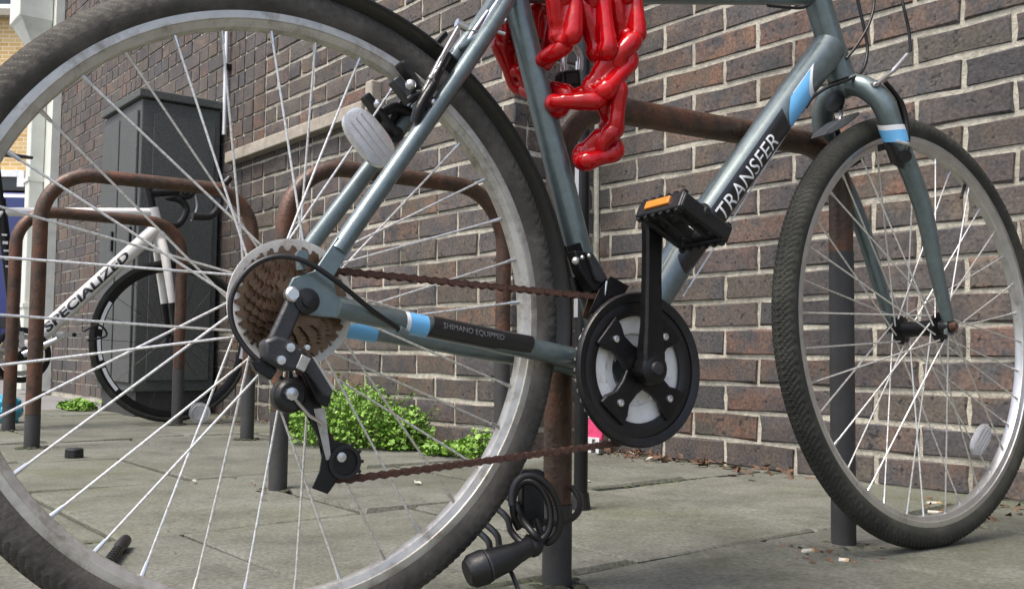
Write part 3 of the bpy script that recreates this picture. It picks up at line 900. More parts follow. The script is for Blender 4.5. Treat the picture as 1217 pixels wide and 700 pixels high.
# ---- mudguard over the rear wheel
ea = [math.atan2(BUP.dot(BUP) * 0, 1)]
gp = []
for q in range(9):
    w = -1 + 2 * q / 8
    gp.append((.3555 + .0085 * (1 - w * w), .026 * w))
gp += [(r - .0022, h) for r, h in reversed(gp)]
mg = MB().lathe(C0, BRG, gp, 72, e=RE, a0=rad(-6), a1=rad(112)).build('mudguard', 'black_plastic', bike, angle=30)

# ---- cassette, spoke protector
cz = MB().lathe(C0, BRG, [(.0001, .026), (.017, .026), (.017, .061), (.0001, .061)], 24, e=RE, closed=False).build('cassette', 'rust_cog', bike)
for i, T in enumerate((28, 24, 22, 20, 18, 16, 14)):
    R = T * .0127 / (2 * pi)
    h = .0335 + i * .0046
    pr = []
    for k in range(T):
        t = 2 * pi * k / T + i * .13
        for dt_, rr in ((-.34, R - .0022), (-.14, R + .0020), (.14, R + .0020), (.34, R - .0022)):
            a = t + dt_ * 2 * pi / T
            pr.append(C0 + (HD * math.cos(a) + BUP * math.sin(a)) * rr + BRG * h)
    MB().prism(pr, BRG * .0021).build('sprocket', 'rust_cog', cz, smooth=False)
sp = MB().lathe(C0, BRG, [(.031, .0265), (.031, .0285), (.064, .0325), (.0670, .0325), (.0670, .0295), (.064, .0290)], 64, e=RE).build('spoke_protector', 'disc', bike)
for k in range(32):
    a = 2 * pi * k / 32
    dv = HD * math.cos(a) + BUP * math.sin(a)
    MB().box(C0 + dv * .0565 + BRG * .0318, dv * .0035, dv.cross(BRG) * .0016, BRG * .0010).build('notch', 'rust_cog', sp, smooth=False)

# ---- drive chain
RR_, RC_ = .0868, .0365
PUa, PUb = -.004, -.090
PLa, PLb = ab(410, 549, .048)
chain_pts = []
def arc(ca, cb, r, a0, a1, n): return [(ca + r * math.cos(rad(a0 + (a1 - a0) * i / n)), cb + r * math.sin(rad(a0 + (a1 - a0) * i / n))) for i in range(n + 1)]
chain_pts += arc(0, 0, RC_, 208, 97, 24)
chain_pts += arc(BB[0], BB[1], RR_, 96, -88, 40)
chain_pts += arc(PLa, PLb, .0185, -72, -232, 20)
chain_pts += arc(PUa, PUb, .0185, -34, 46, 8)
cp = [Vector((a, b, 0)) for a, b in chain_pts]; cp.append(cp[0])
acc = [0]
for i in range(1, len(cp)): acc.append(acc[-1] + (cp[i] - cp[i - 1]).length)
total = acc[-1]; nl = round(total / .0127 / 2) * 2; pit = total / nl
def at_len(d):
    d %= total
    import bisect
    i = min(bisect.bisect_right(acc, d) - 1, len(cp) - 2)
    t = (d - acc[i]) / max(1e-9, acc[i + 1] - acc[i])
    p = cp[i].lerp(cp[i + 1], t)
    return p.x, p.y
def link_mesh(outer):
    mb = MB(); r = .0042; L = .00635
    off = .0034 if outer else .0022
    for sg in (-1, 1):
        P = []
        for k in range(6): a = pi / 2 + pi * k / 5; P.append((-L + r * math.cos(a), r * math.sin(a)))
        P.append((0, -r * .62))
        for k in range(6): a = -pi / 2 + pi * k / 5; P.append((L + r * math.cos(a), r * math.sin(a)))
        P.append((0, r * .62))
        mb.prism([Vector((x, off * sg, z)) for x, z in P], Vector((0, .0011 * sg, 0)))
    return mb.mesh('link', 'rust', smooth=False)
lm = (link_mesh(True), link_mesh(False))
pins = MB()
CHC = .047
for i in range(nl):
    a, b = at_len(i * pit)
    pins.tube([B(a, b, CHC - .0044), B(a, b, CHC + .0044)], .0022, 6)
    pins.tube([B(a, b, CHC - .002), B(a, b, CHC + .002)], .0038, 8)
ch = pins.build('chain', 'rust', bike)
for i in range(nl):
    a0, b0 = at_len(i * pit); a1, b1 = at_len((i + 1) * pit)
    d = (HD * (a1 - a0) + BUP * (b1 - b0)).normalized()
    inst('link', lm[i % 2], ch, frame_mat(B((a0 + a1) / 2, (b0 + b1) / 2, CHC), d, BRG, d.cross(BRG)))

# ---- chainset
BBp = B(*BB)
cs_ = MB().lathe(BBp, BRG, [(.0001, .070), (.016, .070), (.019, .074), (.019, .090), (.0145, .0935), (.0001, .0935)], 28, e=RE, closed=False).build('crankset', 'black_metal', bike)
MB().lathe(BBp, BRG, [(.0001, .0936), (.0085, .0936), (.0075, .0975), (.0001, .0982)], 16, e=RE, closed=False).build('bolt', 'grey_plastic', cs_)
# outer guard ring
gr = [(.083, .0575), (.0925, .0575), (.0950, .0595), (.0950, .0640), (.0930, .0665), (.088, .0655), (.083, .0635)]
MB().lathe(BBp, BRG, gr, 96, e=RE).build('chain_guard', 'black_plastic', cs_, angle=50)
MB().lathe(BBp, BRG, [(.0655, .0560), (.0845, .0560), (.0845, .0610), (.079, .0625), (.068, .0615), (.0655, .0600)], 96, e=RE).build('guard_ring', 'black_plastic', cs_)
def cog(R, T, h, th, ri):
    mb = MB(); vo = []
    n = T * 4
    X, Y = HD, BUP
    for k in range(T):
        for dt_, rr in ((-.30, R - .0035), (-.12, R + .0028), (.12, R + .0028), (.30, R - .0035)):
            a = 2 * pi * (k + dt_) / T
            vo.append((a, rr))
    for hh in (h, h + th):
        for a, rr in vo: mb.v.append(BBp + (X * math.cos(a) + Y * math.sin(a)) * rr + BRG * hh)
        for a, rr in vo: mb.v.append(BBp + (X * math.cos(a) + Y * math.sin(a)) * ri + BRG * hh)
    for k in range(n):
        k2 = (k + 1) % n
        o0, i0, o1, i1 = 0, n, 2 * n, 3 * n
        mb.f += [(o0 + k, i0 + k, i0 + k2, o0 + k2), (o1 + k, o1 + k2, i1 + k2, i1 + k), (o0 + k, o0 + k2, o1 + k2, o1 + k), (i0 + k, i1 + k, i1 + k2, i0 + k2)]
    return mb
cog(RR_, 44, .0485, .0025, .060).build('chainring', 'ring_grey', cs_, smooth=False)
cog(.069, 34, .0410, .0025, .040).build('chainring', 'ring_grey', cs_, smooth=False)
cog(.048, 24, .0335, .0025, .028).build('chainring', 'ring_grey', cs_, smooth=False)
# pale stamped dish behind the spider
MB().lathe(BBp, BRG, [(.030, .0430), (.044, .0450), (.046, .0490), (.068, .0510), (.068, .0530), (.045, .0510), (.043, .0470), (.030, .0450)], 64, e=RE).build('dish', 'dish_metal', cs_)
# four spider arms and their bolts
for k in range(4):
    a = rad(45 + 90 * k + 3)
    dv = HD * math.cos(a) + BUP * math.sin(a); tv = BRG.cross(dv)
    P = [dv * .010 + tv * .019, dv * .030 + tv * .0135, dv * .046 + tv * .0130, dv * .058 + tv * .0195, dv * .071 + tv * .022, dv * .071 - tv * .022, dv * .058 - tv * .0195, dv * .046 - tv * .0130, dv * .030 - tv * .0135, dv * .010 - tv * .019]
    MB().prism([BBp + q + BRG * .058 for q in P], BRG * .009).build('spider_arm', 'black_metal', cs_, bevel=.002)
    MB().lathe(BBp + dv * .054, BRG, [(.0001, .0675), (.0048, .0675), (.0044, .0700), (.0022, .0705), (.002, .069), (.0001, .069)], 12, closed=False).build('bolt', 'silver', cs_)
# crank arm pointing up
ct = ab(771, 268, .088)
p0 = B(BB[0], BB[1], .083); p1 = B(ct[0], ct[1], .087)
axc = (p1 - p0).normalized(); tvc = BRG.cross(axc)
mb = MB(); ring = []
for t, w, h0, h1 in ((-.10, .010, .076, .090), (0, .0165, .074, .0925), (.12, .0165, .074, .0925), (.3, .0135, .077, .0925), (.65, .0120, .080, .0945), (.92, .0125, .083, .097), (1.0, .0145, .084, .098), (1.06, .012, .084, .098), (1.10, .007, .085, .097)):
    c = BBp + axc * (t * (p1 - p0).length)
    ring.append([c + tvc * (w * sx) + BRG * h for sx, h in ((-.8, h0), (.8, h0), (1, h0 + .003), (1, h1 - .003), (.8, h1), (-.8, h1), (-1, h1 - .003), (-1, h0 + .003))])
for r_ in ring: mb.v += r_
for i in range(len(ring) - 1):
    for k in range(8): mb.f.append((i * 8 + k, i * 8 + (k + 1) % 8, (i + 1) * 8 + (k + 1) % 8, (i + 1) * 8 + k))
mb.f += [tuple(range(7, -1, -1)), tuple((len(ring) - 1) * 8 + k for k in range(8))]
mb.build('crank_arm', 'black_metal', cs_, angle=35)
# pedal: axle towards the viewer, cage, platform bars, reflectors
pc = B(ct[0], ct[1], .087)
pd = MB().tube([pc + BRG * .006, pc + BRG * .030, pc + BRG * .034, pc + BRG * .100, pc + BRG * .106], [.0075, .0075, .0115, .0105, .004], 16).build('pedal', 'black_plastic', bike)
tl = rad(-27); pc = pc - BUP * .006
px = HD * math.cos(tl) + BUP * math.sin(tl); pz = BRG.cross(px) * -1
pz = px.cross(-BRG)
cg = MB()
for sg in (-1, 1):
    cg.box(pc + px * (.036 * sg) + BRG * .064, px * .0045, BRG * .039, pz * .0112)
    cg.box(pc + px * (.030 * sg) + BRG * .064, px * .004, BRG * .030, pz * .006)
for q in (.026, .100): cg.box(pc + BRG * q, px * .039, BRG * .0045, pz * .0095)
for q in (.050, .078):
    cg.box(pc + BRG * q + px * .0, px * .032, BRG * .003, pz * .0075)
cg.build('cage', 'black_plastic', pd, smooth=False, bevel=.0025)
tt_ = MB()
for sg in (-1, 1):
    for k in range(6):
        for zz in (-1, 1): tt_.box(pc + px * (.036 * sg) + BRG * (.030 + k * .0135) + pz * (.0122 * zz), px * .003, BRG * .0028, pz * .002)
tt_.build('teeth', 'black_plastic', pd, smooth=False)['kind'] = 'stuff'
for sg in (-1, 1):
    MB().box(pc + px * (.0412 * sg) + BRG * .062 + pz * .001, px * .0022, BRG * .021, pz * .0052).build('reflector', 'orange', pd, smooth=False, bevel=.001)

# ---- rear derailleur
def plate(pts, c0, th, name, m, parent, bev=.0012, cc=None):
    # outline from the photograph, read at lateral distance c0, given thickness th
    P = [BP(x, y, c0) for x, y in pts]
    return MB().prism(P, BRG * -th).build(name, m, parent, bevel=bev)
rd = plate([(343, 352), (356, 349), (363, 360), (349, 394), (340, 416), (320, 428), (314, 414), (322, 398)], .088, .010, 'rear_derailleur', 'grey_plastic', bike, .003)
MB().lathe(BP(347, 350, .088), BRG, [(.0001, -.004), (.0075, -.004), (.0075, .003), (.0055, .005), (.0001, .005)], 20, closed=False).build('bolt', 'silver', rd)
MB().lathe(BP(364, 358, .086), BRG, [(.0001, -.004), (.0135, -.004), (.0125, .004), (.0065, .005), (.0065, .009), (.0001, .010)], 20, closed=False).build('knuckle', 'black_plastic', rd)
plate([(314, 404), (330, 398), (348, 404), (368, 421), (363, 434), (350, 442), (332, 438), (316, 428)], .100, .022, 'body', 'grey_plastic', rd, .004)
plate([(356, 420), (370, 421), (396, 462), (394, 472), (386, 470), (366, 442)], .092, .005, 'parallelogram_arm', 'grey_plastic', rd)
plate([(371, 424), (375, 425), (398, 460), (396, 465)], .0925, .004, 'edge_strip', 'ring_grey', rd, .0004)
plate([(360, 440), (372, 438), (394, 474), (390, 484), (378, 478)], .070, .008, 'parallelogram_arm', 'black_metal', rd)
for (x, y, r) in ((345, 413, .0048), (334, 428, .0048), (365, 413, .0030)):
    MB().lathe(BP(x, y, .101), BRG, [(.0001, -.002), (r, -.002), (r * .9, .002), (.0001, .0022)], 10, closed=False).build('bolt', 'silver', rd)
plate([(359, 421), (370, 426), (362, 442), (352, 437)], .1015, .003, 'name_plate', 'ring_grey', rd, .0006)
pu = BP(346, 470, .058)
MB().lathe(pu, BRG, [(.0001, -.012), (.0175, -.012), (.0175, -.002), (.014, .0), (.0125, .004), (.0001, .004)], 28, closed=False).build('spring_housing', 'black_plastic', rd)
MB().lathe(BP(346, 468, .064), BRG, [(.0001, -.004), (.0065, -.004), (.0065, .004), (.0001, .005)], 8, closed=False).build('bolt', 'silver', rd)
def pulley(a, b, c, R, name):
    pr = []; T = 11
    for k in range(T):
        for dt_, rr in ((-.3, R - .003), (-.12, R + .003), (.12, R + .003), (.3, R - .003)):
            t = 2 * pi * (k + dt_) / T
            pr.append(B(a + math.cos(t) * rr, b + math.sin(t) * rr, c))
    return MB().prism(pr, BRG * .004).build(name, 'black_plastic', rd, smooth=False)
pulley(PUa, PUb, CHC - .002, .0175, 'pulley'); pulley(PLa, PLb, CHC - .002, .0175, 'pulley')
plate([(338, 456), (356, 452), (378, 470), (394, 522), (414, 528), (425, 540), (426, 554), (416, 564), (400, 568), (390, 587), (371, 580), (380, 560), (384, 534), (368, 494), (348, 482)], .056, .0022, 'cage', 'black_metal', rd, .0006)
plate([(352, 470), (372, 478), (390, 532), (420, 540), (424, 556), (404, 566), (392, 584), (374, 578), (384, 552), (378, 520)], .043, .002, 'cage', 'black_metal', rd, .0005)
plate([(373, 486), (386, 484), (394, 545), (388, 547)], .0575, .0012, 'cage_badge', 'ring_grey', rd, .0003)
MB().tube([BP(347, 470, .066), BP(368, 494, .064), BP(383, 503, .060)], .0017, 8).build('spring', 'silver', rd)
MB().lathe(BP(405, 543, .057), BRG, [(.0001, -.001), (.0055, -.001), (.005, .003), (.0001, .0035)], 10, closed=False).build('bolt', 'silver', rd)
MB().lathe(BP(409, 549, .0555), BRG, [(.0135, 0), (.0175, 0), (.0175, .003), (.0135, .003)], 28).build('pulley_guard', 'black_plastic', rd)
# gear cable loop
gc = [BP(474, 391, .070), BP(440, 367, .078), BP(402, 336, .084), (BP(365, 312, .082)), BP(330, 305, .078), BP(298, 318, .074), BP(276, 350, .072), BP(276, 385, .074), BP(293, 415, .078), BP(316, 436, .084)]
cbl = MB().tube(bez(gc, 8), .0027, 10).build('gear_cable', 'cable', bike)
MB().tube([gc[-1] - (gc[-1] - gc[-2]).normalized() * .006, gc[-1] + (gc[-1] - gc[-2]).normalized() * .010], .0042, 10).build('ferrule', 'black_plastic', cbl)
MB().tube([gc[0], gc[0] + (gc[0] - gc[1]).normalized() * .012], .0045, 10).build('cable_stop', 'paint', cbl)
plate([(298, 428), (318, 430), (330, 440), (322, 452), (304, 440)], .090, .012, 'cable_anchor', 'black_metal', rd)

# ---- front derailleur
fd = MB()
sa, sb = .398, .045
fd.lathe(B(.398, .045), axs, [(.0168, -.010), (.0205, -.010), (.0205, .010), (.0168, .010)], 24)
fdo = fd.build('front_derailleur', 'black_metal', bike)
plate([(683, 298), (704, 300), (722, 332), (724, 344), (706, 346), (690, 322)], .052, .018, 'body', 'black_metal', fdo)
plate([(698, 300), (706, 302), (722, 330), (716, 336), (710, 334)], .058, .006, 'link_arm', 'grey_plastic', fdo)
plate([(712, 345), (726, 328), (748, 340), (742, 350), (724, 352), (706, 374), (700, 372)], .056, .0015, 'cage', 'black_metal', fdo, .0004)
plate([(700, 352), (714, 336), (738, 344), (730, 356), (712, 362), (698, 380), (692, 376)], .040, .0015, 'cage', 'rust_cog', fdo, .0004)
for (x, y, r) in ((684, 310, .0050), (692, 306, .0028), (700, 304, .0028)):
    MB().ball(BP(x, y, .062), r, seg=10, rings=6).build('bolt', 'silver', fdo)
MB().tube(bez([BP(721, 334, .056), BP(716, 358, .054), BP(700, 384, .052), BP(689, 402, .046)], 6), .0015, 8).build('cable', 'silver', fdo)
plate([(672, 292), (690, 288), (694, 300), (676, 306)], .020, .004, 'clamp_ear', 'black_metal', fdo)

# ---- V brakes
def vbrake(P, rgt, upv, name, boss, top, label=None, pad=True, padoff=Vector((0, 0, 0))):
    pass
rb = MB()
def sarm(pts, c0, w, th):
    # flat arm along photo points at lateral c0
    Q = [BP(x, y, c0) for x, y in pts]
    return Q
brk = MB().tube([BP(505, 128, .052), BP(505, 128, .030)], .0085, 14).build('rear_brake', 'black_metal', bike)
na = [BP(498, 130, .048), BP(508, 104, .046), BP(526, 68, .042), BP(545, 34, .036)]
MB().tube(bez(na, 6), [.0075] * 6 + [.0060] * 6 + [.0045] * 7, 10, flat=.7).build('brake_arm', 'silver', brk)
MB().tube(bez([q + BRG * .005 + HD * .004 for q in na[:3]], 6), [.0070] * 13, 10, flat=.5).build('arm_cover', 'black_plastic', brk)
MB().box(BP(492, 98, .030), (HD * .6 + BUP * .55).normalized() * .004 + HD * 0, BRG * .010, (HD * .68 - BUP * .73).normalized() * .027).build('brake_pad', 'black_plastic', brk, smooth=False, bevel=.003)
for (x, y, r) in ((488, 101, .0062), (512, 93, .0036), (523, 82, .0042), (514, 122, .0048)):
    MB().ball(BP(x, y, .050), r, seg=12, rings=8).build('bolt', 'silver', brk)
fa_ = [BP(452, 178, -.045), BP(462, 150, -.045), BP(480, 118, -.042), BP(512, 62, -.036), BP(530, 40, -.030)]
MB().tube(bez(fa_, 6), [.0080] * 12 + [.0055] * 13, 10, flat=.7).build('brake_arm', 'black_metal', brk)
MB().box(BP(452, 138, -.030), (HD * .6 + BUP * .55).normalized() * .004, BRG * .010, (HD * .68 - BUP * .73).normalized() * .030).build('brake_pad', 'black_plastic', brk, smooth=False, bevel=.003)
MB().tube([BP(470, 160, -.030), BP(470, 160, -.058)], .010, 12).build('boss', 'black_metal', brk)
for (x, y, r) in ((449, 124, .0055), (462, 172, .004)):
    MB().ball(BP(x, y, -.020), r, seg=10, rings=6).build('bolt', 'silver', brk)
MB().tube(bez([BP(494, 146, .050), BP(500, 126, .054), BP(516, 100, .052)], 6), [.0085] * 6 + [.0075] * 6 + [.006], 12, flat=.8).build('arm_base', 'black_metal', brk)
MB().tube(bez([BP(486, 120, .040), BP(498, 112, .046), BP(512, 118, .050)], 6), .0055, 10).build('pad_post', 'black_metal', brk)
MB().tube(bez([BP(500, 134, .058), BP(512, 108, .058), BP(520, 84, .052), BP(530, 66, .046)], 6), .0011, 6).build('return_spring', 'silver', brk)
MB().box(BP(478, 108, .022), (HD * .6 + BUP * .55).normalized() * .006, BRG * .008, (HD * .68 - BUP * .73).normalized() * .016).build('pad_holder', 'grey_plastic', brk, bevel=.002)
MB().tube(bez([BP(440, 150, -.040), BP(452, 136, -.036), BP(470, 128, -.034), BP(486, 134, -.040)], 6), .0065, 10).build('pad_post', 'black_metal', brk)
MB().tube(bez([BP(446, 190, -.048), BP(452, 168, -.050), BP(464, 146, -.048)], 6), [.0095] * 7 + [.008] * 6, 12).build('arm_base', 'black_metal', brk)
tp = BP(546, 32, .036)
MB().tube([tp + HD * -.004 + BUP * .004, tp + HD * .010 - BUP * .0], .0052, 10).build('cable_clamp', 'silver', brk)
nd = [BP(548, 36, .034), BP(575, 38, .022), BP(596, 40, .015)]
MB().tube(bez(nd, 5), .0011, 6).build('brake_cable', 'silver', brk)
MB().tube(bez([BP(562, 52, -.020), BP(572, 34, -.012), BP(586, 12, -.004), BP(604, -14, .004)], 6), .0042, 10).build('noodle', 'silver', brk)
MB().tube(bez([BP(553, 58, -.018), BP(562, 40, -.012), BP(580, 14, -.006)], 6), .0032, 10).build('noodle_guide', 'silver', brk)
MB().tube([BP(592, 20, .030), BP(601, 26, .034)], .0040, 10).build('cable_stop', 'silver', brk)
MB().tube([BP(590, 38, .034), BP(600, 41, .036)], .0024, 8).build('cable_end', 'silver', brk)
# front brake
fbk = MB().tube([FB(-.098, .272, .052), FB(-.098, .272, .084)], .0085, 14)
def FP(x, y, c):
    r = ray(x, y); t = (C1 + R2 * c - CO).dot(R2) / r.dot(R2); return CO + r * t
fbk = MB().tube([FP(1072, 186, .050), FP(1076, 186, .074)], .0095, 14).build('front_brake', 'black_metal', bike)
MB().tube(bez([FP(1076, 188, .066), FP(1077, 154, .066), FP(1070, 122, .064), FP(1052, 98, .058)], 6), [.0075] * 7 + [.0065] * 6 + [.0048] * 6, 10, flat=.75).build('brake_arm', 'black_metal', fbk)
MB().tube(bez([FP(1042, 101, .055), FP(1052, 92, .056), FP(1062, 84, .058), FP(1078, 66, .060)], 5), [.0032] * 5 + [.0028] * 5 + [.0040] * 6, 10).build('noodle', 'silver', fbk)
MB().tube([FP(1040, 100, .052), FP(1030, 101, .030)], .0040, 10).build('cable_clamp', 'silver', fbk)
MB().tube(bez([FP(1082, 62, .060), FP(1080, 36, .060), FP(1072, 0, .056), FP(1060, -60, .030)], 6), .0026, 8).build('brake_cable', 'cable', fbk)
MB().tube([FP(1064, 168, .060), FP(1081, 172, .088)], .0032, 8).build('pad_bolt', 'silver', fbk)
MB().box(FP(1060, 172, .030), H2 * .026 + BUP * .008, R2 * .009, BUP * .0055).build('brake_pad', 'black_plastic', fbk, smooth=False, bevel=.002)
MB().box(FP(1012, 194, -.030), H2 * .022 + BUP * .010, R2 * .009, BUP * .0055).build('brake_pad', 'black_plastic', fbk, smooth=False, bevel=.002)
MB().tube(bez([FP(1008, 200, -.062), FP(996, 165, -.066), FP(984, 130, -.062), FP(988, 104, -.040)], 6), [.0085] * 7 + [.0075] * 6 + [.005] * 6, 10).build('brake_arm', 'black_metal', fbk)
MB().ball(FP(991, 122, -.02), .008, seg=12, rings=8).build('bolt', 'silver', fbk)
MB().lathe(FP(994, 122, -.012), -H2, [(.0001, 0), (.016, 0), (.016, .008), (.0001, .010)], 18, closed=False).build('crown_boss', 'black_metal', fbk)
# stub of a front mudguard under the crown
stub = MB()
P = [(962, 166), (966, 159), (982, 147), (1004, 138), (1006, 141), (990, 154), (972, 164)]
stub.prism([BP(x, y, -.020) for x, y in P], BRG * .028)
stub.build('mudguard_stub', 'stub_plastic', bike, bevel=.002)
MB().tube([BP(997, 150, 0), BP(1001, 128, 0)], .003, 8).build('mudguard_bolt', 'silver', bike)

# ---- cables along the frame
MB().tube([BP(952, 132, .0), BP(915, 190, .0), BP(812, 352, .0)], .0012, 6).build('bare_cable', 'spoke', bike)
MB().tube(bez([BP(958, 128, .012), BP(966, 116, .016), BP(984, 104, .026), BP(1006, 96, .030), BP(1024, 86, .026), BP(1031, 60, .022), BP(1026, 30, .020), BP(1017, -10, .016), BP(1006, -70, .01)], 6), .0026, 10).build('cable_housing', 'cable', bike)
MB().tube(bez([BP(1006, 70, .022), BP(1020, 52, .03), BP(1034, 26, .036), BP(1039, -6, .034), BP(1030, -70, .02)], 6), .0022, 10).build('cable_housing', 'cable', bike)
MB().tube([BP(960, 122, .010), BP(952, 133, .004)], .0036, 10).build('cable_stop', 'paint', bike)
MB().tube(bez([BP(912, 7, .018), BP(930, 9, .022), BP(952, 10, .022), BP(962, 6, .020)], 5), .0024, 8).build('cable_housing', 'cable', bike)

# ---- the parts above the picture's edge: post, saddle, stem, handlebar
sp_ = MB().tube([B(*ST_T), B(.235, .61)], .0135, 18).build('seat_post', 'silver', bike)
MB().tube([B(.279, .4575), B(.270, .489)], .0195, 20).build('seat_clamp', 'black_metal', bike)
sd = MB(); prs = []
for a, w, h in ((.09, .070, .632), (.13, .085, .640), (.20, .075, .640), (.27, .040, .632), (.33, .026, .628), (.375, .018, .618)):
    prs.append((a, w, h))
for a, w, h in prs:
    sd.v += [B(a, h - .03, -w), B(a, h, -w * .8), B(a, h + .012, 0), B(a, h, w * .8), B(a, h - .03, w)]
n = 5
for i in range(len(prs) - 1):
    for k in range(4): sd.f.append((i * n + k, i * n + k + 1, (i + 1) * n + k + 1, (i + 1) * n + k))
    sd.f.append((i * n + 4, i * n, (i + 1) * n, (i + 1) * n + 4))
sd.f += [(0, 4, 3, 2, 1), tuple((len(prs) - 1) * n + k for k in range(5))]
sd.build('saddle', 'black_plastic', bike, angle=60)
MB().tube([B(*HT_T) + axh * .014, B(*HT_T) + axh * .075], .0165, 18).build('steerer_spacer', 'black_metal', bike)
stt = B(*HT_T) + axh * .06
MB().tube([stt, stt + HD * .075 + BUP * .03], .017, 18).build('stem', 'black_metal', bike)
hbp = stt + HD * .075 + BUP * .03
MB().tube(bez([hbp - R2 * .29 - H2 * .03 + BUP * .02, hbp - R2 * .12, hbp, hbp + R2 * .12, hbp + R2 * .29 - H2 * .03 + BUP * .02], 8), .0115, 14).build('handlebar', 'black_metal', bike)
for sgn in (1, -1):
    MB().tube([hbp + R2 * (.20 * sgn) - H2 * .014 + BUP * .0095, hbp + R2 * (.30 * sgn) - H2 * .031 + BUP * .021], .0165, 14).build('grip', 'black_plastic', bike)

# ================================================================ RED LOCKING CHAIN
rc = thing('lock_chain', 'thick red coated locking chain looped round the grey seat tube', 'chain', Vector((B(.36, .25).x, B(.36, .25).y, B(.36, .2).z)))
def red_link(p0, p1, roll, tube=.0098, half=.0118):
    tube *= 1.12
    d = p1 - p0; L = d.length; d.normalize()
    x, y = frame_for(d, TOCAM)
    v = x * math.cos(roll) + y * math.sin(roll)
    w = d.cross(v)
    c = (p0 + p1) / 2; hl = max(L / 2 - half * .5, .004)
    pts = []
    for k in range(10): a = -pi / 2 + pi * k / 9; pts.append((hl + half * math.cos(a), half * math.sin(a)))
    pts += [(hl * .33, half), (-hl * .33, half)]
    for k in range(10): a = pi / 2 + pi * k / 9; pts.append((-hl + half * math.cos(a), half * math.sin(a)))
    pts += [(-hl * .33, -half), (hl * .33, -half)]
    q = [c + d * a + v * b + w * (a / max(hl, .01) * b * .35) for a, b in pts]
    m = MB(); rr = [tube * (1 + .16 * math.sin(i * .9 + roll * 3) + random.uniform(-.05, .05)) for i in range(len(q))]
    m.tube(q, rr, 14, closed=True)
    m.ball(c, 1.0, d * (hl + half * .55), v * (half * .95), w * (tube * .55), seg=14, rings=10)
    o = m.build('link', 'red', rc, angle=180)
    md = o.modifiers.new('remesh', 'REMESH'); md.mode = 'VOXEL'; md.voxel_size = .0019; md.use_smooth_shade = True
    md = o.modifiers.new('smooth', 'SMOOTH'); md.factor = .5; md.iterations = 4
for (x0, y0, x1, y1, ca, cb, roll, tb) in (
    (671, -48, 671, -4, .050, .056, 1.40, .0098), (672, -6, 672, 44, .060, .054, .20, .0096), (672, 46, 648, 72, .046, .012, 1.30, .0088),
    (703, -48, 704, -2, .050, .056, 1.45, .0098), (705, 0, 716, 62, .058, .062, .42, .0100),
    (742, -48, 743, -6, .060, .066, 1.40, .0098), (744, -4, 748, 46, .068, .066, .10, .0092), (747, 48, 737, 74, .066, .066, 1.35, .0100), (740, 68, 711, 106, .068, .060, .28, .0104),
    (710, 112, 664, 122, .058, .026, 1.15, .0096), (668, 122, 634, 104, .022, -.036, .55, .0094), (640, 106, 616, 88, -.036, -.040, 1.4, .0094), (622, 98, 603, 48, -.040, -.030, .2, .0096),
    (671, -50, 686, -54, .046, -.004, 1.4, .0094), (688, -54, 702, -50, -.006, -.046, .3, .0094), (704, -50, 720, -54, .046, -.004, 1.4, .0094), (722, -54, 742, -50, .004, .052, .3, .0094), (702, -50, 690, -4, -.046, -.040, 1.3, .0094),
    (605, 50, 600, 4, -.030, -.024, 1.4, .0094), (647, 64, 641, 16, -.030, -.026, .5, .0092),
    (724, 106, 728, 150, .060, .052, .75, .0102), (728, 150, 720, 174, .050, .044, 1.45, .0098), (724, 172, 694, 188, .046, .030, .55, .0104)):
    red_link(BP(x0, y0, ca), BP(x1, y1, cb), roll, tb)
# padlock hanging in the chain
pk = thing('padlock', 'black padlock with steel shackle hanging inside the red chain', 'padlock', BP(678, 100, .0))
MB().prism([BP(x, y, .004) for x, y in ((667, 84), (690, 82), (692, 104), (669, 106))], BRG * -.018).build('body', 'black_metal', pk, bevel=.003)
MB().prism([BP(x, y, .0046) for x, y in ((673, 88), (686, 87), (687, 99), (674, 100))], BRG * -.001).build('face_plate', 'grey_plastic', pk, smooth=False)
MB().tube(bez([BP(670, 86, -.004), BP(671, 66, -.004), BP(680, 56, -.004), BP(689, 66, -.004), BP(689, 84, -.004)], 6), .0042, 12).build('shackle', 'silver', pk)

# ================================================================ CABLE LOCK ON THE STAND
lk = thing('cable_lock', 'black coiled cable lock with barrel hanging on the stand post', 'lock', on_ground(612, 690) + Vector((0, 0, 0)))
def LP(x, y, Y): r = ray(x, y); return CO + r * (Y / r.y)
coil = []
def ell(cx, cy, rx, ry, a0, a1, n, rot, y0, y1):
    o = []
    for i in range(n):
        t = rad(a0 + (a1 - a0) * i / n); ex, ey = rx * math.cos(t), ry * math.sin(t)
        o.append(LP(cx + ex * math.cos(rot) - ey * math.sin(rot), cy + ex * math.sin(rot) + ey * math.cos(rot), y0 + (y1 - y0) * i / n))
    return o
MB().tube(ell(637, 605, 27, 42, 200, 470, 30, -.35, 1.13, 1.16) + ell(654, 595, 36, 26, 110, -60, 20, .2, 1.16, 1.30), .0042, 10).build('cable', 'cable', lk)
MB().tube(ell(632, 607, 22, 36, 150, 500, 30, -.2, 1.17, 1.15), .0042, 10).build('cable', 'cable', lk)
for k, (x0, y0) in enumerate(((612, 598), (600, 612), (588, 632), (578, 640))):
    MB().tube(bez([LP(x0 - 34, y0 - 26, 1.25), LP(x0, y0, 1.20), LP(x0 + 8 - k, y0 + 18, 1.15), LP(x0 + 22 - 3 * k, y0 + 36 - 4 * k, 1.13), LP(640 - 18 * k, 640 + 4 * k, 1.135)], 6), .0040, 10).build('cable', 'cable', lk)
b0, b1, b2 = LP(555, 681, 1.10), LP(604, 662, 1.12), LP(634, 646, 1.14)
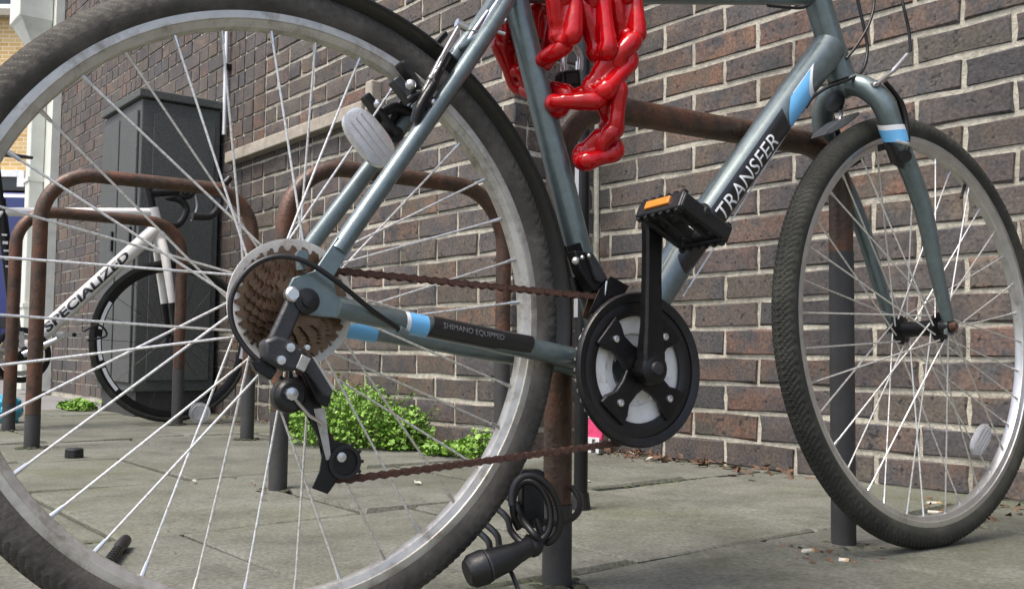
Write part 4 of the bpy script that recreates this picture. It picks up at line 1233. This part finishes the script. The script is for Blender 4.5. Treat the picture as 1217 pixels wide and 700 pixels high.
MB().tube([b0, b0.lerp(b1, .12), b0.lerp(b1, .42), b0.lerp(b1, .45), b1, b1.lerp(b2, .3), b2], [.014, .0185, .0195, .0178, .0150, .0125, .0105], 20).build('barrel', 'black_plastic', lk)
MB().tube([b0.lerp(b1, .45), b0.lerp(b1, .50)], .0185, 20).build('band', 'grey_plastic', lk)
MB().ball(LP(633, 648, 1.14), .013, seg=14, rings=10).build('joint', 'black_plastic', lk)
MB().tube(bez([LP(604, 672, 1.13), LP(612, 690, 1.12), LP(620, 712, 1.11)], 6), .0026, 8).build('key_cord', 'cable', lk)
mb = MB().box(LP(631, 592, 1.20), Vector((.014, .004, 0)), Vector((-.003, .012, 0)), Vector((0, 0, .034))); mb.build('bracket', 'black_plastic', lk, bevel=.004)

# ================================================================ STREET CABINET, CONDUIT, DOWNPIPE
cb = thing('utility_cabinet', 'dark grey steel utility cabinet against the brick wall', 'cabinet', SNZ(-4.70, 1.6, 0))
cs0, cs1, cn0, cn1, chh = -4.99, -4.45, 1.41, 1.775, 1.43
ctr = lambda a, b, c: SNZ(a, b, c)
MB().box(SNZ((cs0 + cs1) / 2, (cn0 + cn1) / 2, .765), U * ((cs1 - cs0) / 2), N * ((cn1 - cn0) / 2), Vector((0, 0, .655))).build('body', 'cabinet', cb, smooth=False, bevel=.006)
MB().box(SNZ((cs0 + cs1) / 2, (cn0 + cn1) / 2, .053), U * ((cs1 - cs0) / 2 - .02), N * ((cn1 - cn0) / 2 - .02), Vector((0, 0, .056))).build('plinth', 'post_foot', cb, smooth=False)
lid = MB()
lid.box(SNZ((cs0 + cs1) / 2, (cn0 + cn1) / 2 - .006, chh + .012), U * ((cs1 - cs0) / 2 + .018), N * ((cn1 - cn0) / 2 + .012), Vector((0, 0, .019)))
lid.build('lid', 'cabinet', cb, smooth=False, bevel=.005)
for q, nm in ((-4.865, 'door'), (-4.60, 'door')):
    d_ = MB().box(SNZ(q, cn0 - .006, .76), U * .122, N * .0055, Vector((0, 0, .61))).build(nm, 'cabinet', cb, smooth=False, bevel=.003)
    MB().box(SNZ(q + .09, cn0 - .016, .80), U * .010, N * .006, Vector((0, 0, .045))).build('handle', 'black_metal', d_, smooth=False)
MB().box(SNZ(cs1 + .004, (cn0 + cn1) / 2 + .012, .76), U * .004, N * .142, Vector((0, 0, .60))).build('side_panel', 'cabinet', cb, smooth=False, bevel=.002)

cd = thing('conduit', 'thin silver conduit running up the wall above the cabinet', 'pipe', SNZ(-4.47, DA - .02, 1.43))
cx = on_wall(268, 100, DA - .02); cs_s = cx.dot(U)
MB().tube([SNZ(cs_s, DA - .02, 1.30), SNZ(cs_s, DA - .02, 4.1)], .0105, 12).build('tube', 'conduit', cd)
for z in (1.62, 2.3, 3.0): MB().box(SNZ(cs_s, DA - .014, z), U * .022, N * .012, Vector((0, 0, .012))).build('clip', 'black_metal', cd, smooth=False)

dpn = thing('downpipe', 'pale square downpipe with hopper at the far wall end', 'downpipe', SNZ(-7.75, DA - .05, 0))
MB().box(SNZ((SEND + SPIL) / 2, DA - .030, 2.1), U * ((SPIL - SEND) / 2), N * .028, Vector((0, 0, 2.1))).build('backing_board', 'pipe_white', dpn, smooth=False)
MB().box(SNZ(SEND + .16, DA - .108, 1.35), U * .06, N * .048, Vector((0, 0, 1.35))).build('pipe', 'pipe_white', dpn, smooth=False, bevel=.008)
hz = 2.62
hp_ = MB()
for z, w, dpt in ((hz - .18, .062, .050), (hz, .15, .10), (hz + .02, .16, .11), (hz + .30, .16, .11)):
    hp_.v += [SNZ(SEND + .16 + sx * w, DA - .062 - dpt + sy * dpt, z) for sx, sy in ((-1, -1), (1, -1), (1, 1), (-1, 1))]
for i in range(3):
    for k in range(4): hp_.f.append((i * 4 + k, i * 4 + (k + 1) % 4, (i + 1) * 4 + (k + 1) % 4, (i + 1) * 4 + k))
hp_.f += [(3, 2, 1, 0), (12, 13, 14, 15)]
hp_.build('hopper', 'pipe_white', dpn, smooth=False, bevel=.006)
for z in (.6, 1.5, 2.3): MB().box(SNZ(SEND + .16, DA - .110, z), U * .068, N * .055, Vector((0, 0, .015))).build('bracket', 'pipe_white', dpn, smooth=False)

# ================================================================ WHITE ROAD BICYCLE
WS = -4.085
wfc = on_s(206, 404, WS)
WN = wfc.dot(N); WR = .335
wfc = SNZ(WS, WN, WR)
rb_ = thing('bicycle', 'white road bicycle with black drop handlebar and black lettering by the cabinet', 'bicycle', SNZ(WS, WN - .98, 0))
def W(x, y, off=0.0):
    return on_s(x, y, WS + off)
def road_wheel(c):
    e = (N, Vector((0, 0, 1)))
    rim = MB().lathe(c, U, [(.313, -.010), (.313, .010), (.296, .009), (.286, .004), (.286, -.004), (.296, -.009)], 96, e=e).build('wheel', 'black_metal', rb_)
    prof = [(.323 + .0125 * math.cos(2 * pi * k / 12), .0125 * math.sin(2 * pi * k / 12)) for k in range(12)]
    MB().lathe(c, U, prof, 96, e=e).build('tyre', 'rubber', rim)
    MB().lathe(c, U, [(.0001, -.05), (.012, -.05), (.013, -.034), (.022, -.032), (.022, -.029), (.012, -.026), (.012, .026), (.022, .029), (.022, .032), (.013, .034), (.012, .05), (.0001, .05)], 20, e=e, closed=False).build('hub', 'black_metal', rim)
    for a0, a1 in ((150, 172), (178, 196), (202, 222), (-14, 6), (14, 30)):
        MB().lathe(c, U, [(.292, .0095), (.306, .0108), (.306, .0112), (.292, .0099)], 12, e=e, a0=rad(a0), a1=rad(a1)).build('decal', 'sticker_white', rim)
    sm = MB().tube([Vector((0, 0, 0)), Vector((0, 0, 1))], .001, 6).mesh('spoke', 'black_metal')
    for i in range(20):
        t = 2 * pi * i / 20; sg = 1 if i % 2 else -1
        h = t + (rad(50) if (i // 2) % 2 else -rad(50))
        p0 = c + (N * math.cos(h) + Vector((0, 0, 1)) * math.sin(h)) * .021 + U * (.03 * sg); p1 = c + (N * math.cos(t) + Vector((0, 0, 1)) * math.sin(t)) * .288
        d = p1 - p0; x, y = frame_for(d)
        inst('spoke', sm, rim, frame_mat(p0, x, y, d.normalized()) @ Matrix.Diagonal((1, 1, d.length, 1)))
    return rim
road_wheel(wfc); road_wheel(SNZ(WS, WN - .985, WR))
hb0, ht0 = W(190, 287), W(181, 247)
MB().tube([hb0, ht0], [.027, .024], 18).build('head_tube', 'white_paint', rb_)
BBw = SNZ(WS, WN - .585, .272)
dtw = MB().tube([W(186, 272), BBw], [.029, .031], 20).build('down_tube', 'white_paint', rb_)
tube_text('SPECIALIZED', .047, BBw, W(186, 272), .0312, .0292, rad(8), 'sticker_black', dtw, start=.125, face=CO - BBw, length=.43, bold=.0016, shear=.15)
STw = W(2, 252)
MB().tube([W(182, 253), STw], [.019, .017], 16).build('top_tube', 'white_paint', rb_)
stw = MB().tube([BBw, STw + (STw - BBw).normalized() * .05], .019, 16).build('seat_tube', 'black_metal', rb_)
for k in range(5):
    q = BBw.lerp(STw, .62 + .055 * k)
    MB().box(q + (CO - q).normalized() * .0195, N * .009, U * .001, Vector((0, 0, .0035 + .002 * (k % 2)))).build('decal', 'sticker_white', stw, smooth=False)
RA = SNZ(WS, WN - .985, WR)
for sg in (1, -1):
    MB().tube([BBw + U * (.02 * sg), RA + U * (.062 * sg)], [.011, .008], 12).build('chain_stay', 'white_paint', rb_)
    MB().tube([STw + U * (.012 * sg), RA + U * (.062 * sg)], [.008, .007], 12).build('seat_stay', 'white_paint', rb_)
    fkp = [hb0 + U * (.012 * sg), hb0 + (wfc - hb0) * .12 + U * (.040 * sg), hb0 + (wfc - hb0) * .62 + U * (.047 * sg)]
    MB().tube(fkp, [.021, .019, .0145], 14).build('fork_blade', 'white_paint', rb_)
    MB().tube([fkp[-1], wfc + U * (.05 * sg)], [.0147, .011], 14).build('fork_tip', 'black_metal', rb_)
MB().ball(hb0, .024).build('fork_crown', 'white_paint', rb_)
crk = MB().lathe(BBw, U, [(.0001, .05), (.03, .05), (.034, .056), (.02, .075), (.0001, .078)], 24, closed=False).build('crankset', 'black_metal', rb_)
MB().lathe(BBw, U, [(.082, .044), (.100, .044), (.104, .0465), (.100, .049), (.082, .049)], 60).build('chainring', 'black_metal', crk)
MB().lathe(BBw, U, [(.060, .038), (.078, .038), (.078, .042), (.060, .042)], 60).build('chainring', 'ring_grey', crk)
for k in range(5):
    a = rad(20 + 72 * k); dv = N * math.cos(a) + Vector((0, 0, 1)) * math.sin(a)
    MB().tube([BBw + U * .052 + dv * .02, BBw + U * .050 + dv * .088], [.011, .008], 8).build('spider_arm', 'silver', crk)
pe = W(84, 398, .14); ce = Vector(pe)
MB().tube([BBw + U * .07, pe - U * .05], [.014, .010], 12).build('crank_arm', 'silver', crk)
pdw = MB().tube([pe - U * .05, pe + U * .05], .008, 10).build('pedal', 'black_plastic', rb_)
pg = MB()
for sg in (-1, 1): pg.box(pe + N * (.036 * sg), N * .003, U * .045, Vector((0, 0, .012)))
for sg in (-1, 1): pg.box(pe + U * (.045 * sg), N * .036, U * .003, Vector((0, 0, .009)))
pg.build('cage', 'silver', pdw, smooth=False)
MB().tube(bez([pe + N * .04 + Vector((0, 0, .01)), pe + N * .10 + Vector((0, 0, .04)), pe + N * .13 + Vector((0, 0, .0)), pe + N * .06 - Vector((0, 0, .02))], 6), .004, 8).build('toe_clip', 'black_metal', pdw)
sm0 = ht0 + Vector((0, 0, .02))
MB().tube([ht0, ht0 + Vector((0, 0, .085)) - N * .02], .016, 14).build('spacer', 'black_metal', rb_)
stp = W(178, 230)
bar_c = W(218, 228)
MB().tube([stp, bar_c], [.017, .015], 14).build('stem', 'black_metal', rb_)
MB().box(bar_c, N * .02, U * .022, Vector((0, 0, .018))).build('stem_clamp', 'grey_plastic', rb_, bevel=.004)
for sg in (1, -1):
    o = bar_c + U * (.19 * sg)
    MB().tube(bez([bar_c, bar_c + U * (.10 * sg), o, o + N * .055 - Vector((0, 0, .008)), o + N * .085 - Vector((0, 0, .05)), o + N * .05 - Vector((0, 0, .115)), o - N * .03 - Vector((0, 0, .125))], 8), .0155, 12).build('drop_bar', 'black_plastic', rb_)
    hd_ = o + N * .075 + Vector((0, 0, .005))
    bh = MB().tube(bez([hd_ - N * .03, hd_ + N * .02 + Vector((0, 0, .012)), hd_ + N * .05 + Vector((0, 0, .045))], 6), [.016] * 7 + [.014] * 5 + [.012], 12).build('brake_hood', 'black_plastic', rb_)
    MB().tube(bez([hd_ + N * .045 + Vector((0, 0, .02)), hd_ + N * .055 - Vector((0, 0, .04)), hd_ + N * .03 - Vector((0, 0, .10))], 6), .0045, 8).build('brake_lever', 'silver', bh)
MB().tube([W(195, 296, .0), W(202, 304, .03)], .011, 10).build('front_brake', 'silver', rb_)
spw = STw + (STw - BBw).normalized() * .05
MB().tube([spw, spw + (STw - BBw).normalized() * .16], .0135, 14).build('seat_post', 'black_metal', rb_)
ts = spw + (STw - BBw).normalized() * .17
MB().tube([ts - N * .14, ts - N * .08, ts + N * .02, ts + N * .13], [.055, .06, .028, .016], 12, flat=.35).build('saddle', 'black_plastic', rb_)

# ================================================================ LITTLE THINGS ON THE PAVEMENT
def weed(c_list, name, label, nleaf, size, height, sd):
    rd_ = random.Random(sd)
    base = Vector((0, 0, 0))
    for c, rx in c_list: base += c
    base /= len(c_list)
    root = thing(name, label, 'weed', Vector((base.x, base.y, 0)), 'weeds at the foot of the brick wall')
    lf = MB(); stm = MB()
    for i in range(nleaf):
        c, rx = rd_.choice(c_list)
        while True:
            a, b, h = rd_.uniform(-1, 1), rd_.uniform(-1, 1), rd_.uniform(0, 1)
            if a * a + b * b + h * h < 1.0 + rd_.uniform(-.15, .2): break
        p = c + U * (a * rx[0]) + N * (b * rx[1]) + Vector((0, 0, .006 + h * rx[2]))
        if p.dot(N) > DA - .012: p -= N * (p.dot(N) - DA + .012 + rd_.uniform(0, .02))
        L = size * rd_.choice((.5, .8, 1.0, 1.0, 1.3, 1.7)) * rd_.uniform(.8, 1.2)
        d = Vector((rd_.gauss(0, 1), rd_.gauss(0, 1), rd_.gauss(.15, .6))).normalized()
        nr = (Vector((rd_.gauss(0, .6), rd_.gauss(0, .6), 1)) - N * .4)
        sdv = d.cross(nr).normalized(); nr = sdv.cross(d)
        k = len(lf.v)
        w = L * .42
        lf.v += [p - d * (L * .5), p - d * .1 * L + sdv * w + nr * (.12 * L), p + d * .32 * L + sdv * (w * .7) + nr * .1 * L, p + d * (L * .55) - nr * (.1 * L), p + d * .32 * L - sdv * (w * .7) + nr * .1 * L, p - d * .1 * L - sdv * w + nr * (.12 * L), p]
        lf.f += [(k, k + 1, k + 6), (k + 1, k + 2, k + 6), (k + 2, k + 3, k + 6), (k + 3, k + 4, k + 6), (k + 4, k + 5, k + 6), (k + 5, k, k + 6)]
        if i % 9 == 0:
            stm.tube([Vector((p.x * .7 + c.x * .3, p.y * .7 + c.y * .3, -.01)), p], .0011, 5, cap=False)
    for q in range(nleaf // 110):
        c, rx = rd_.choice(c_list)
        a = rd_.uniform(0, 2 * pi)
        p0 = c + U * (math.cos(a) * rx[0] * .6) + N * (math.sin(a) * rx[1] * .6) + Vector((0, 0, rx[2] * rd_.uniform(.1, .7)))
        p1 = p0 + U * (math.cos(a) * rx[0] * .7) + N * (math.sin(a) * rx[1] * .5) + Vector((0, 0, rx[2] * rd_.uniform(.15, .55)))
        if p1.dot(N) > DA - .02: p1 -= N * (p1.dot(N) - DA + .02)
        stm.tube([p0, p0.lerp(p1, .5) + Vector((0, 0, .01)), p1], .0012, 5, cap=False)
        for t in range(7):
            p = p0.lerp(p1, t / 6) + Vector((0, 0, .008)); d = Vector((rd_.gauss(0, 1), rd_.gauss(0, 1), rd_.gauss(.3, .5))).normalized(); sdv = d.cross(Vector((0, .2, 1))).normalized(); L = size * rd_.uniform(.7, 1.7); k = len(lf.v)
            lf.v += [p, p + d * L * .5 + sdv * L * .38, p + d * L, p + d * L * .5 - sdv * L * .38]; lf.f += [(k, k + 1, k + 2), (k, k + 2, k + 3)]
    lo = lf.build('leaves', 'leaf', root, smooth=False); lo['kind'] = 'stuff'
    stm.build('stems', 'stem', root)['kind'] = 'stuff'
c1, c2, c3, c4 = on_ground(392, 527), on_ground(436, 531), on_ground(480, 533), on_ground(355, 512)
weed([(c1, (.17, .12, .17)), (c2, (.15, .12, .19)), (c3, (.10, .09, .13)), (c4, (.12, .09, .09)), (on_ground(420, 524), (.2, .13, .20))], 'weed_clump', 'large bright green weed clump under the bicycle chain by the wall', 6500, .0115, .2, 3)
weed([(on_ground(545, 543), (.09, .05, .045)), (on_ground(572, 541), (.07, .05, .07)), (on_ground(520, 541), (.06, .04, .03))], 'weed_clump', 'low straggling weeds beside the larger clump', 700, .013, .06, 4)
weed([(on_ground(95, 488), (.12, .07, .05)), (on_ground(84, 486), (.09, .06, .03))], 'weed_clump', 'small weed tuft beside the utility cabinet plinth', 500, .018, .06, 5)

# crumpled blue bag
bgp = on_ground(6, 503)
rdm = random.Random(11)
mb = MB().ball(bgp + Vector((0, 0, .045)), .058, seg=22, rings=14)
for i, v in enumerate(mb.v):
    d = v - bgp - Vector((0, 0, .045)); mb.v[i] = bgp + Vector((0, 0, .048)) + d * (1 + .22 * math.sin(d.x * 120) * math.cos(d.y * 95 + d.z * 70) + rdm.uniform(-.06, .06)); mb.v[i].z = max(mb.v[i].z, .002)
bo = thing('plastic_bag', 'crumpled bright blue plastic bag on the pavement by a stand', 'bag', Vector((bgp.x, bgp.y, 0)))
mb.build('bag_body', 'bag', bo, angle=25)
MB().tube(bez([bgp + Vector((.03, -.02, .085)), bgp + Vector((.045, -.03, .12)), bgp + Vector((.015, -.03, .13)), bgp + Vector((.0, -.02, .09))], 6), .004, 8).build('handle', 'bag', bo)

# black bottle cap
p = on_ground(88, 543)
cp_ = MB().lathe(p, Vector((0, 0, 1)), [(.0001, .024), (.020, .024), (.0235, .021), (.0245, .001), (.022, .001), (.021, .019), (.0001, .020)], 30, closed=False, disp=lambda t, j: .0012 * (1 if math.sin(t * 20) > 0 else 0) if j in (2, 3) else 0)
solo(cp_, 'bottle_cap', 'black_plastic', 'small black plastic cap lying on the slabs', 'cap', at=Vector((p.x, p.y, 0)))
# black handlebar grip lying loose
g0, g1 = on_ground(126, 672, .010), on_ground(149, 642, .010)
lg = thing('loose_grip', 'loose black rubber grip lying on the slabs', 'grip', Vector((g0.x, g0.y, 0)))
MB().tube([g0, g0.lerp(g1, .25), g0.lerp(g1, .7), g0.lerp(g1, .74), g1], [.0070, .0070, .0072, .0098, .0090], 16).build('sleeve', 'black_plastic', lg)
for k in range(6):
    q = g0.lerp(g1, .08 + .09 * k)
    MB().tube([q, q + (g1 - g0) * .03], .0080, 16).build('rib', 'black_plastic', lg)
# clear plastic cup lid
p = on_ground(237, 503)
li = thing('cup_lid', 'clear round plastic cup lid standing beside the road bicycle wheel', 'lid', Vector((p.x, p.y, 0)))
axl = (CO - p); axl.z = .25; axl.normalize()
ctrl = p + Vector((0, 0, .042))
MB().lathe(ctrl, axl, [(.030, .0), (.040, .0), (.0425, .003), (.040, .006), (.034, .006), (.030, .010), (.028, .010)], 36).build('rim', 'clear', li)
MB().lathe(ctrl, axl, [(.0001, .009), (.027, .010), (.027, .0085), (.0001, .0075)], 36, closed=False).build('dome', 'clear', li)
for k in range(6):
    a = k * pi / 3; x_, y_ = frame_for(axl)
    MB().tube([ctrl + axl * .010 + (x_ * math.cos(a) + y_ * math.sin(a)) * .006, ctrl + axl * .010 + (x_ * math.cos(a) + y_ * math.sin(a)) * .026], .0018, 6).build('moulded_rib', 'clear', li)
# pink and white packet by the wall
p = on_ground(706, 545)
pw = on_ground(706, 540)
pk_ = thing('drink_carton', 'small pink and white crumpled carton against the wall foot', 'carton', Vector((pw.x, pw.y, 0)))
Zv = Vector((0, 0, 1))
ux, uy = Vector((.9, -.3, 0)).normalized(), Vector((.3, .9, 0)).normalized()
MB().prism([pw + ux * a + Zv * z for a, z in ((-.024, .045), (.022, .04), (.03, .085), (.006, .13), (-.020, .105))], uy * .03).build('carton_body', 'pink', pk_, smooth=False, bevel=.004)
MB().prism([pw + ux * a + Zv * z - uy * .002 for a, z in ((-.020, .002), (-.010, .002), (-.006, .046), (.004, .046), (.006, .004), (.014, .004), (.016, .05), (-.020, .052))], uy * .028).build('torn_flap', 'sticker_white', pk_, smooth=False)
MB().prism([pw + ux * a + Zv * z - uy * .002 for a, z in ((-.018, .108), (.004, .128), (.0, .150), (-.016, .140))], uy * .02).build('top_flap', 'sticker_white', pk_, smooth=False)
# cigarette ends
def butt(x, y, ang, label, L=.03):
    p = on_ground(x, y, .005); d = U * math.cos(ang) + N * math.sin(ang)
    r_ = thing('cigarette_end', label, 'cigarette end', Vector((p.x, p.y, 0)), 'cigarette ends on the pavement')
    MB().tube([p - d * L * .5, p + d * L * .15], .004, 10).build('paper', 'paper', r_)
    MB().tube([p + d * L * .151, p + d * L * .5], .0041, 10).build('filter', 'filter', r_)
butt(961, 655, 1.3, 'pale stubbed cigarette end beside the far post of the chained stand', .022)
butt(1003, 666, .5, 'short cigarette end beside the front tyre and stand foot', .014)
butt(1112, 609, .5, 'cork-tipped cigarette end behind the front tyre, nearer of two', .028)
butt(1110, 598, .9, 'cork-tipped cigarette end by the wall foot behind the front tyre', .028)
# litter of dead leaves and chips at the wall foot
lit = MB(); rdm = random.Random(5)
def litter(x0, x1, y0, y1, n, sz):
    for _ in range(n):
        p = on_ground(rdm.uniform(x0, x1), rdm.uniform(y0, y1), rdm.uniform(.002, .008))
        if p.dot(N) > (DA if p.dot(U) < SC else DB) - .01: continue
        d = Vector((rdm.gauss(0, 1), rdm.gauss(0, 1), rdm.gauss(0, .25))).normalized(); e_ = d.cross(Vector((rdm.gauss(0, .3), rdm.gauss(0, .3), 1))).normalized()
        s_ = sz * rdm.uniform(.4, 1.3); i = len(lit.v); up_ = d.cross(e_)
        lit.v += [p - d * s_, p + e_ * s_ * .5 + up_ * s_ * .2, p + d * s_ * .8, p - e_ * s_ * .55 + up_ * s_ * .25, p + up_ * s_ * .12]
        lit.f += [(i, i + 1, i + 4), (i + 1, i + 2, i + 4), (i + 2, i + 3, i + 4), (i + 3, i, i + 4)]
for _ in range(150):
    ss = random.triangular(SC + .03, -1.35, -2.05); nn = DB - .012 - abs(rdm.gauss(0, .045))
    p = SNZ(ss, nn, rdm.uniform(.002, .022)); d = Vector((rdm.gauss(0, 1), rdm.gauss(0, 1), rdm.gauss(0, .5))).normalized(); e_ = d.cross(Vector((rdm.gauss(0, .5), rdm.gauss(0, .5), 1))).normalized(); s_ = rdm.uniform(.006, .022); i = len(lit.v); up_ = d.cross(e_)
    lit.v += [p - d * s_, p + e_ * s_ * .5 + up_ * s_ * .25, p + d * s_ * .8, p - e_ * s_ * .55 + up_ * s_ * .3, p + up_ * s_ * .12]
    lit.f += [(i, i + 1, i + 4), (i + 1, i + 2, i + 4), (i + 2, i + 3, i + 4), (i + 3, i, i + 4)]
litter(260, 330, 488, 505, 40, .02); litter(1100, 1217, 590, 625, 60, .012); litter(300, 360, 575, 592, 14, .008); litter(930, 1050, 640, 668, 45, .007); litter(660, 1200, 560, 690, 40, .003); litter(20, 560, 520, 700, 60, .003)
ms = MB()
def moss(p, r):
    ms.ball(p, r, az=Vector((0, 0, rdm.uniform(.25, .5))), seg=6, rings=4)
for i in range(len(rows) - 1):
    sj = rows[i + 1]
    n_ = -.2
    lim = DA if sj < SC else DB
    while n_ < lim:
        n_ += rdm.uniform(.003, .05)
        if math.sin(n_ * 9 + i * 2.1) > .1: moss(SNZ(sj + rdm.gauss(0, .004), n_, -.005), rdm.uniform(.003, .0085))
for _ in range(420):
    ss = rdm.uniform(-4.4, .8); lim = DA if ss < SC else DB
    if math.sin(ss * 5.3) + rdm.gauss(0, .5) > -.2: moss(SNZ(ss, lim - abs(rdm.gauss(.004, .010)), .0), rdm.uniform(.004, .011))
mo = ms.build('moss', 'moss')
tag(mo, 'dark green moss in the slab joints and along the wall foot', 'moss', kind='stuff')
lo = lit.build('leaf_litter', 'dead_leaf', smooth=False)
tag(lo, 'dry brown leaf litter and chips along the wall foot', 'leaf litter', kind='stuff')
chips = [(775, 549, .03, 'curled white paper scrap among the leaf litter by the wall'), (748, 541, .026, 'torn white paper scrap beside the pink carton'), (1160, 606, .024, 'flat pale paper scrap behind the front wheel'), (700, 574, .010, 'tiny white chip beside the black pole'),
    (231, 575, .014, 'small white paper fleck in a slab joint'), (497, 576, .018, 'thin white paper strip on the slabs below the weeds'), (290, 497, .03, 'crumpled pale paper among leaves by the road bicycle wheel')]
for x, y, sz, lb in chips:
    p = on_ground(x, y)
    c = MB(); P = []
    for k in range(7):
        a = 2 * pi * k / 7; q = sz * rdm.uniform(.4, .8)
        P.append(p + U * (math.cos(a) * q) + N * (math.sin(a) * q * .6) + Vector((0, 0, .002 + rdm.uniform(0, sz * .5))))
    c.prism(P, Vector((0, 0, .0015)))
    solo(c, 'paper_scrap', 'paper', lb, 'paper scrap', 'paper scraps on the pavement', smooth=False)

# ================================================================ ACROSS THE STREET
fbl = thing('brick_building', 'yellow brick building with white window across the street', 'building', Vector((-9, 17.5, 0)))
mb = MB().box(Vector((-9.0, 19.5, 5)), Vector((7.0, 0, 0)), Vector((0, 2.0, 0)), Vector((0, 0, 5.05)))
mb.build('wall', 'far_brick', fbl, smooth=False)
def far_window(cx, z0, w, h):
    f = MB()
    y = 17.47
    for sx in (-1, 1): f.box(Vector((cx + sx * w / 2, y, z0 + h / 2)), Vector((.06, 0, 0)), Vector((0, .05, 0)), Vector((0, 0, h / 2 + .06)))
    for zz in (z0, z0 + h / 2, z0 + h): f.box(Vector((cx, y - .003, zz)), Vector((w / 2 - .06, 0, 0)), Vector((0, .05, 0)), Vector((0, 0, .06)))
    fo_ = f.build('window', 'sticker_white', fbl, smooth=False)
    MB().box(Vector((cx, y + .03, z0 + h / 2)), Vector((w / 2, 0, 0)), Vector((0, .01, 0)), Vector((0, 0, h / 2))).build('pane', 'glass', fo_, smooth=False)
    MB().box(Vector((cx, y - .08, z0 - .12)), Vector((w / 2 + .12, 0, 0)), Vector((0, .09, 0)), Vector((0, 0, .06))).build('sill', 'stone', fo_, smooth=False)
wz = CAMH + (ray(14, 207).z / ray(14, 207).y) * 17.5
wx = (ray(27, 210).x / ray(27, 210).y) * 17.5
far_window(wx - .55, wz - 1.5, 1.1, 1.5)
far_window(wx - 3.0, wz - 1.5, 1.1, 1.5); far_window(wx - .55, wz + 3.0, 1.1, 1.6); far_window(wx + 3.2, wz - 1.5, 1.1, 1.5)
# blue van
vn = thing('parked_van', 'dark blue van parked across the street behind the stands', 'van', Vector((-6.6, 10.6, -.03)))
Yv = 9.9
P = [(-8.9, .35), (-4.35, .35), (-4.30, .95), (-4.75, 1.12), (-5.35, 1.72), (-5.7, 1.86), (-8.75, 1.90), (-8.92, 1.75)]
P = [(-7.9, .35), (-3.35, .35), (-3.30, .95), (-3.65, 1.12), (-4.2, 1.72), (-4.5, 1.86), (-7.75, 1.90), (-7.92, 1.75)]
MB().prism([Vector((x, Yv, z)) for x, z in P], Vector((0, 1.7, 0))).build('body', 'van', vn, bevel=.06)
MB().box(Vector((-5.9, Yv + .85, 1.915)), Vector((1.7, 0, 0)), Vector((0, .75, 0)), Vector((0, 0, .02))).build('roof_rail', 'grey_plastic', vn, smooth=False)
MB().prism([Vector((x, Yv - .012, z)) for x, z in ((-4.85, 1.18), (-3.95, 1.18), (-4.36, 1.66), (-4.85, 1.70))], Vector((0, .008, 0))).build('window', 'glass', vn, smooth=False)
MB().box(Vector((-5.3, Yv - .012, .55)), Vector((2.4, 0, 0)), Vector((0, .01, 0)), Vector((0, 0, .05))).build('side_trim', 'black_plastic', vn, smooth=False)
for x in (-7.0, -4.1):
    w = MB().lathe(Vector((x, Yv + .10, .30)), Vector((0, -1, 0)), [(.19, .11), (.30, .11), (.33, .06), (.33, -.08), (.19, -.08)], 40).build('wheel', 'rubber', vn)
    MB().lathe(Vector((x, Yv + .10, .30)), Vector((0, -1, 0)), [(.0001, .10), (.10, .115), (.19, .09), (.19, .06), (.0001, .06)], 24, closed=False).build('rim', 'alu', w)
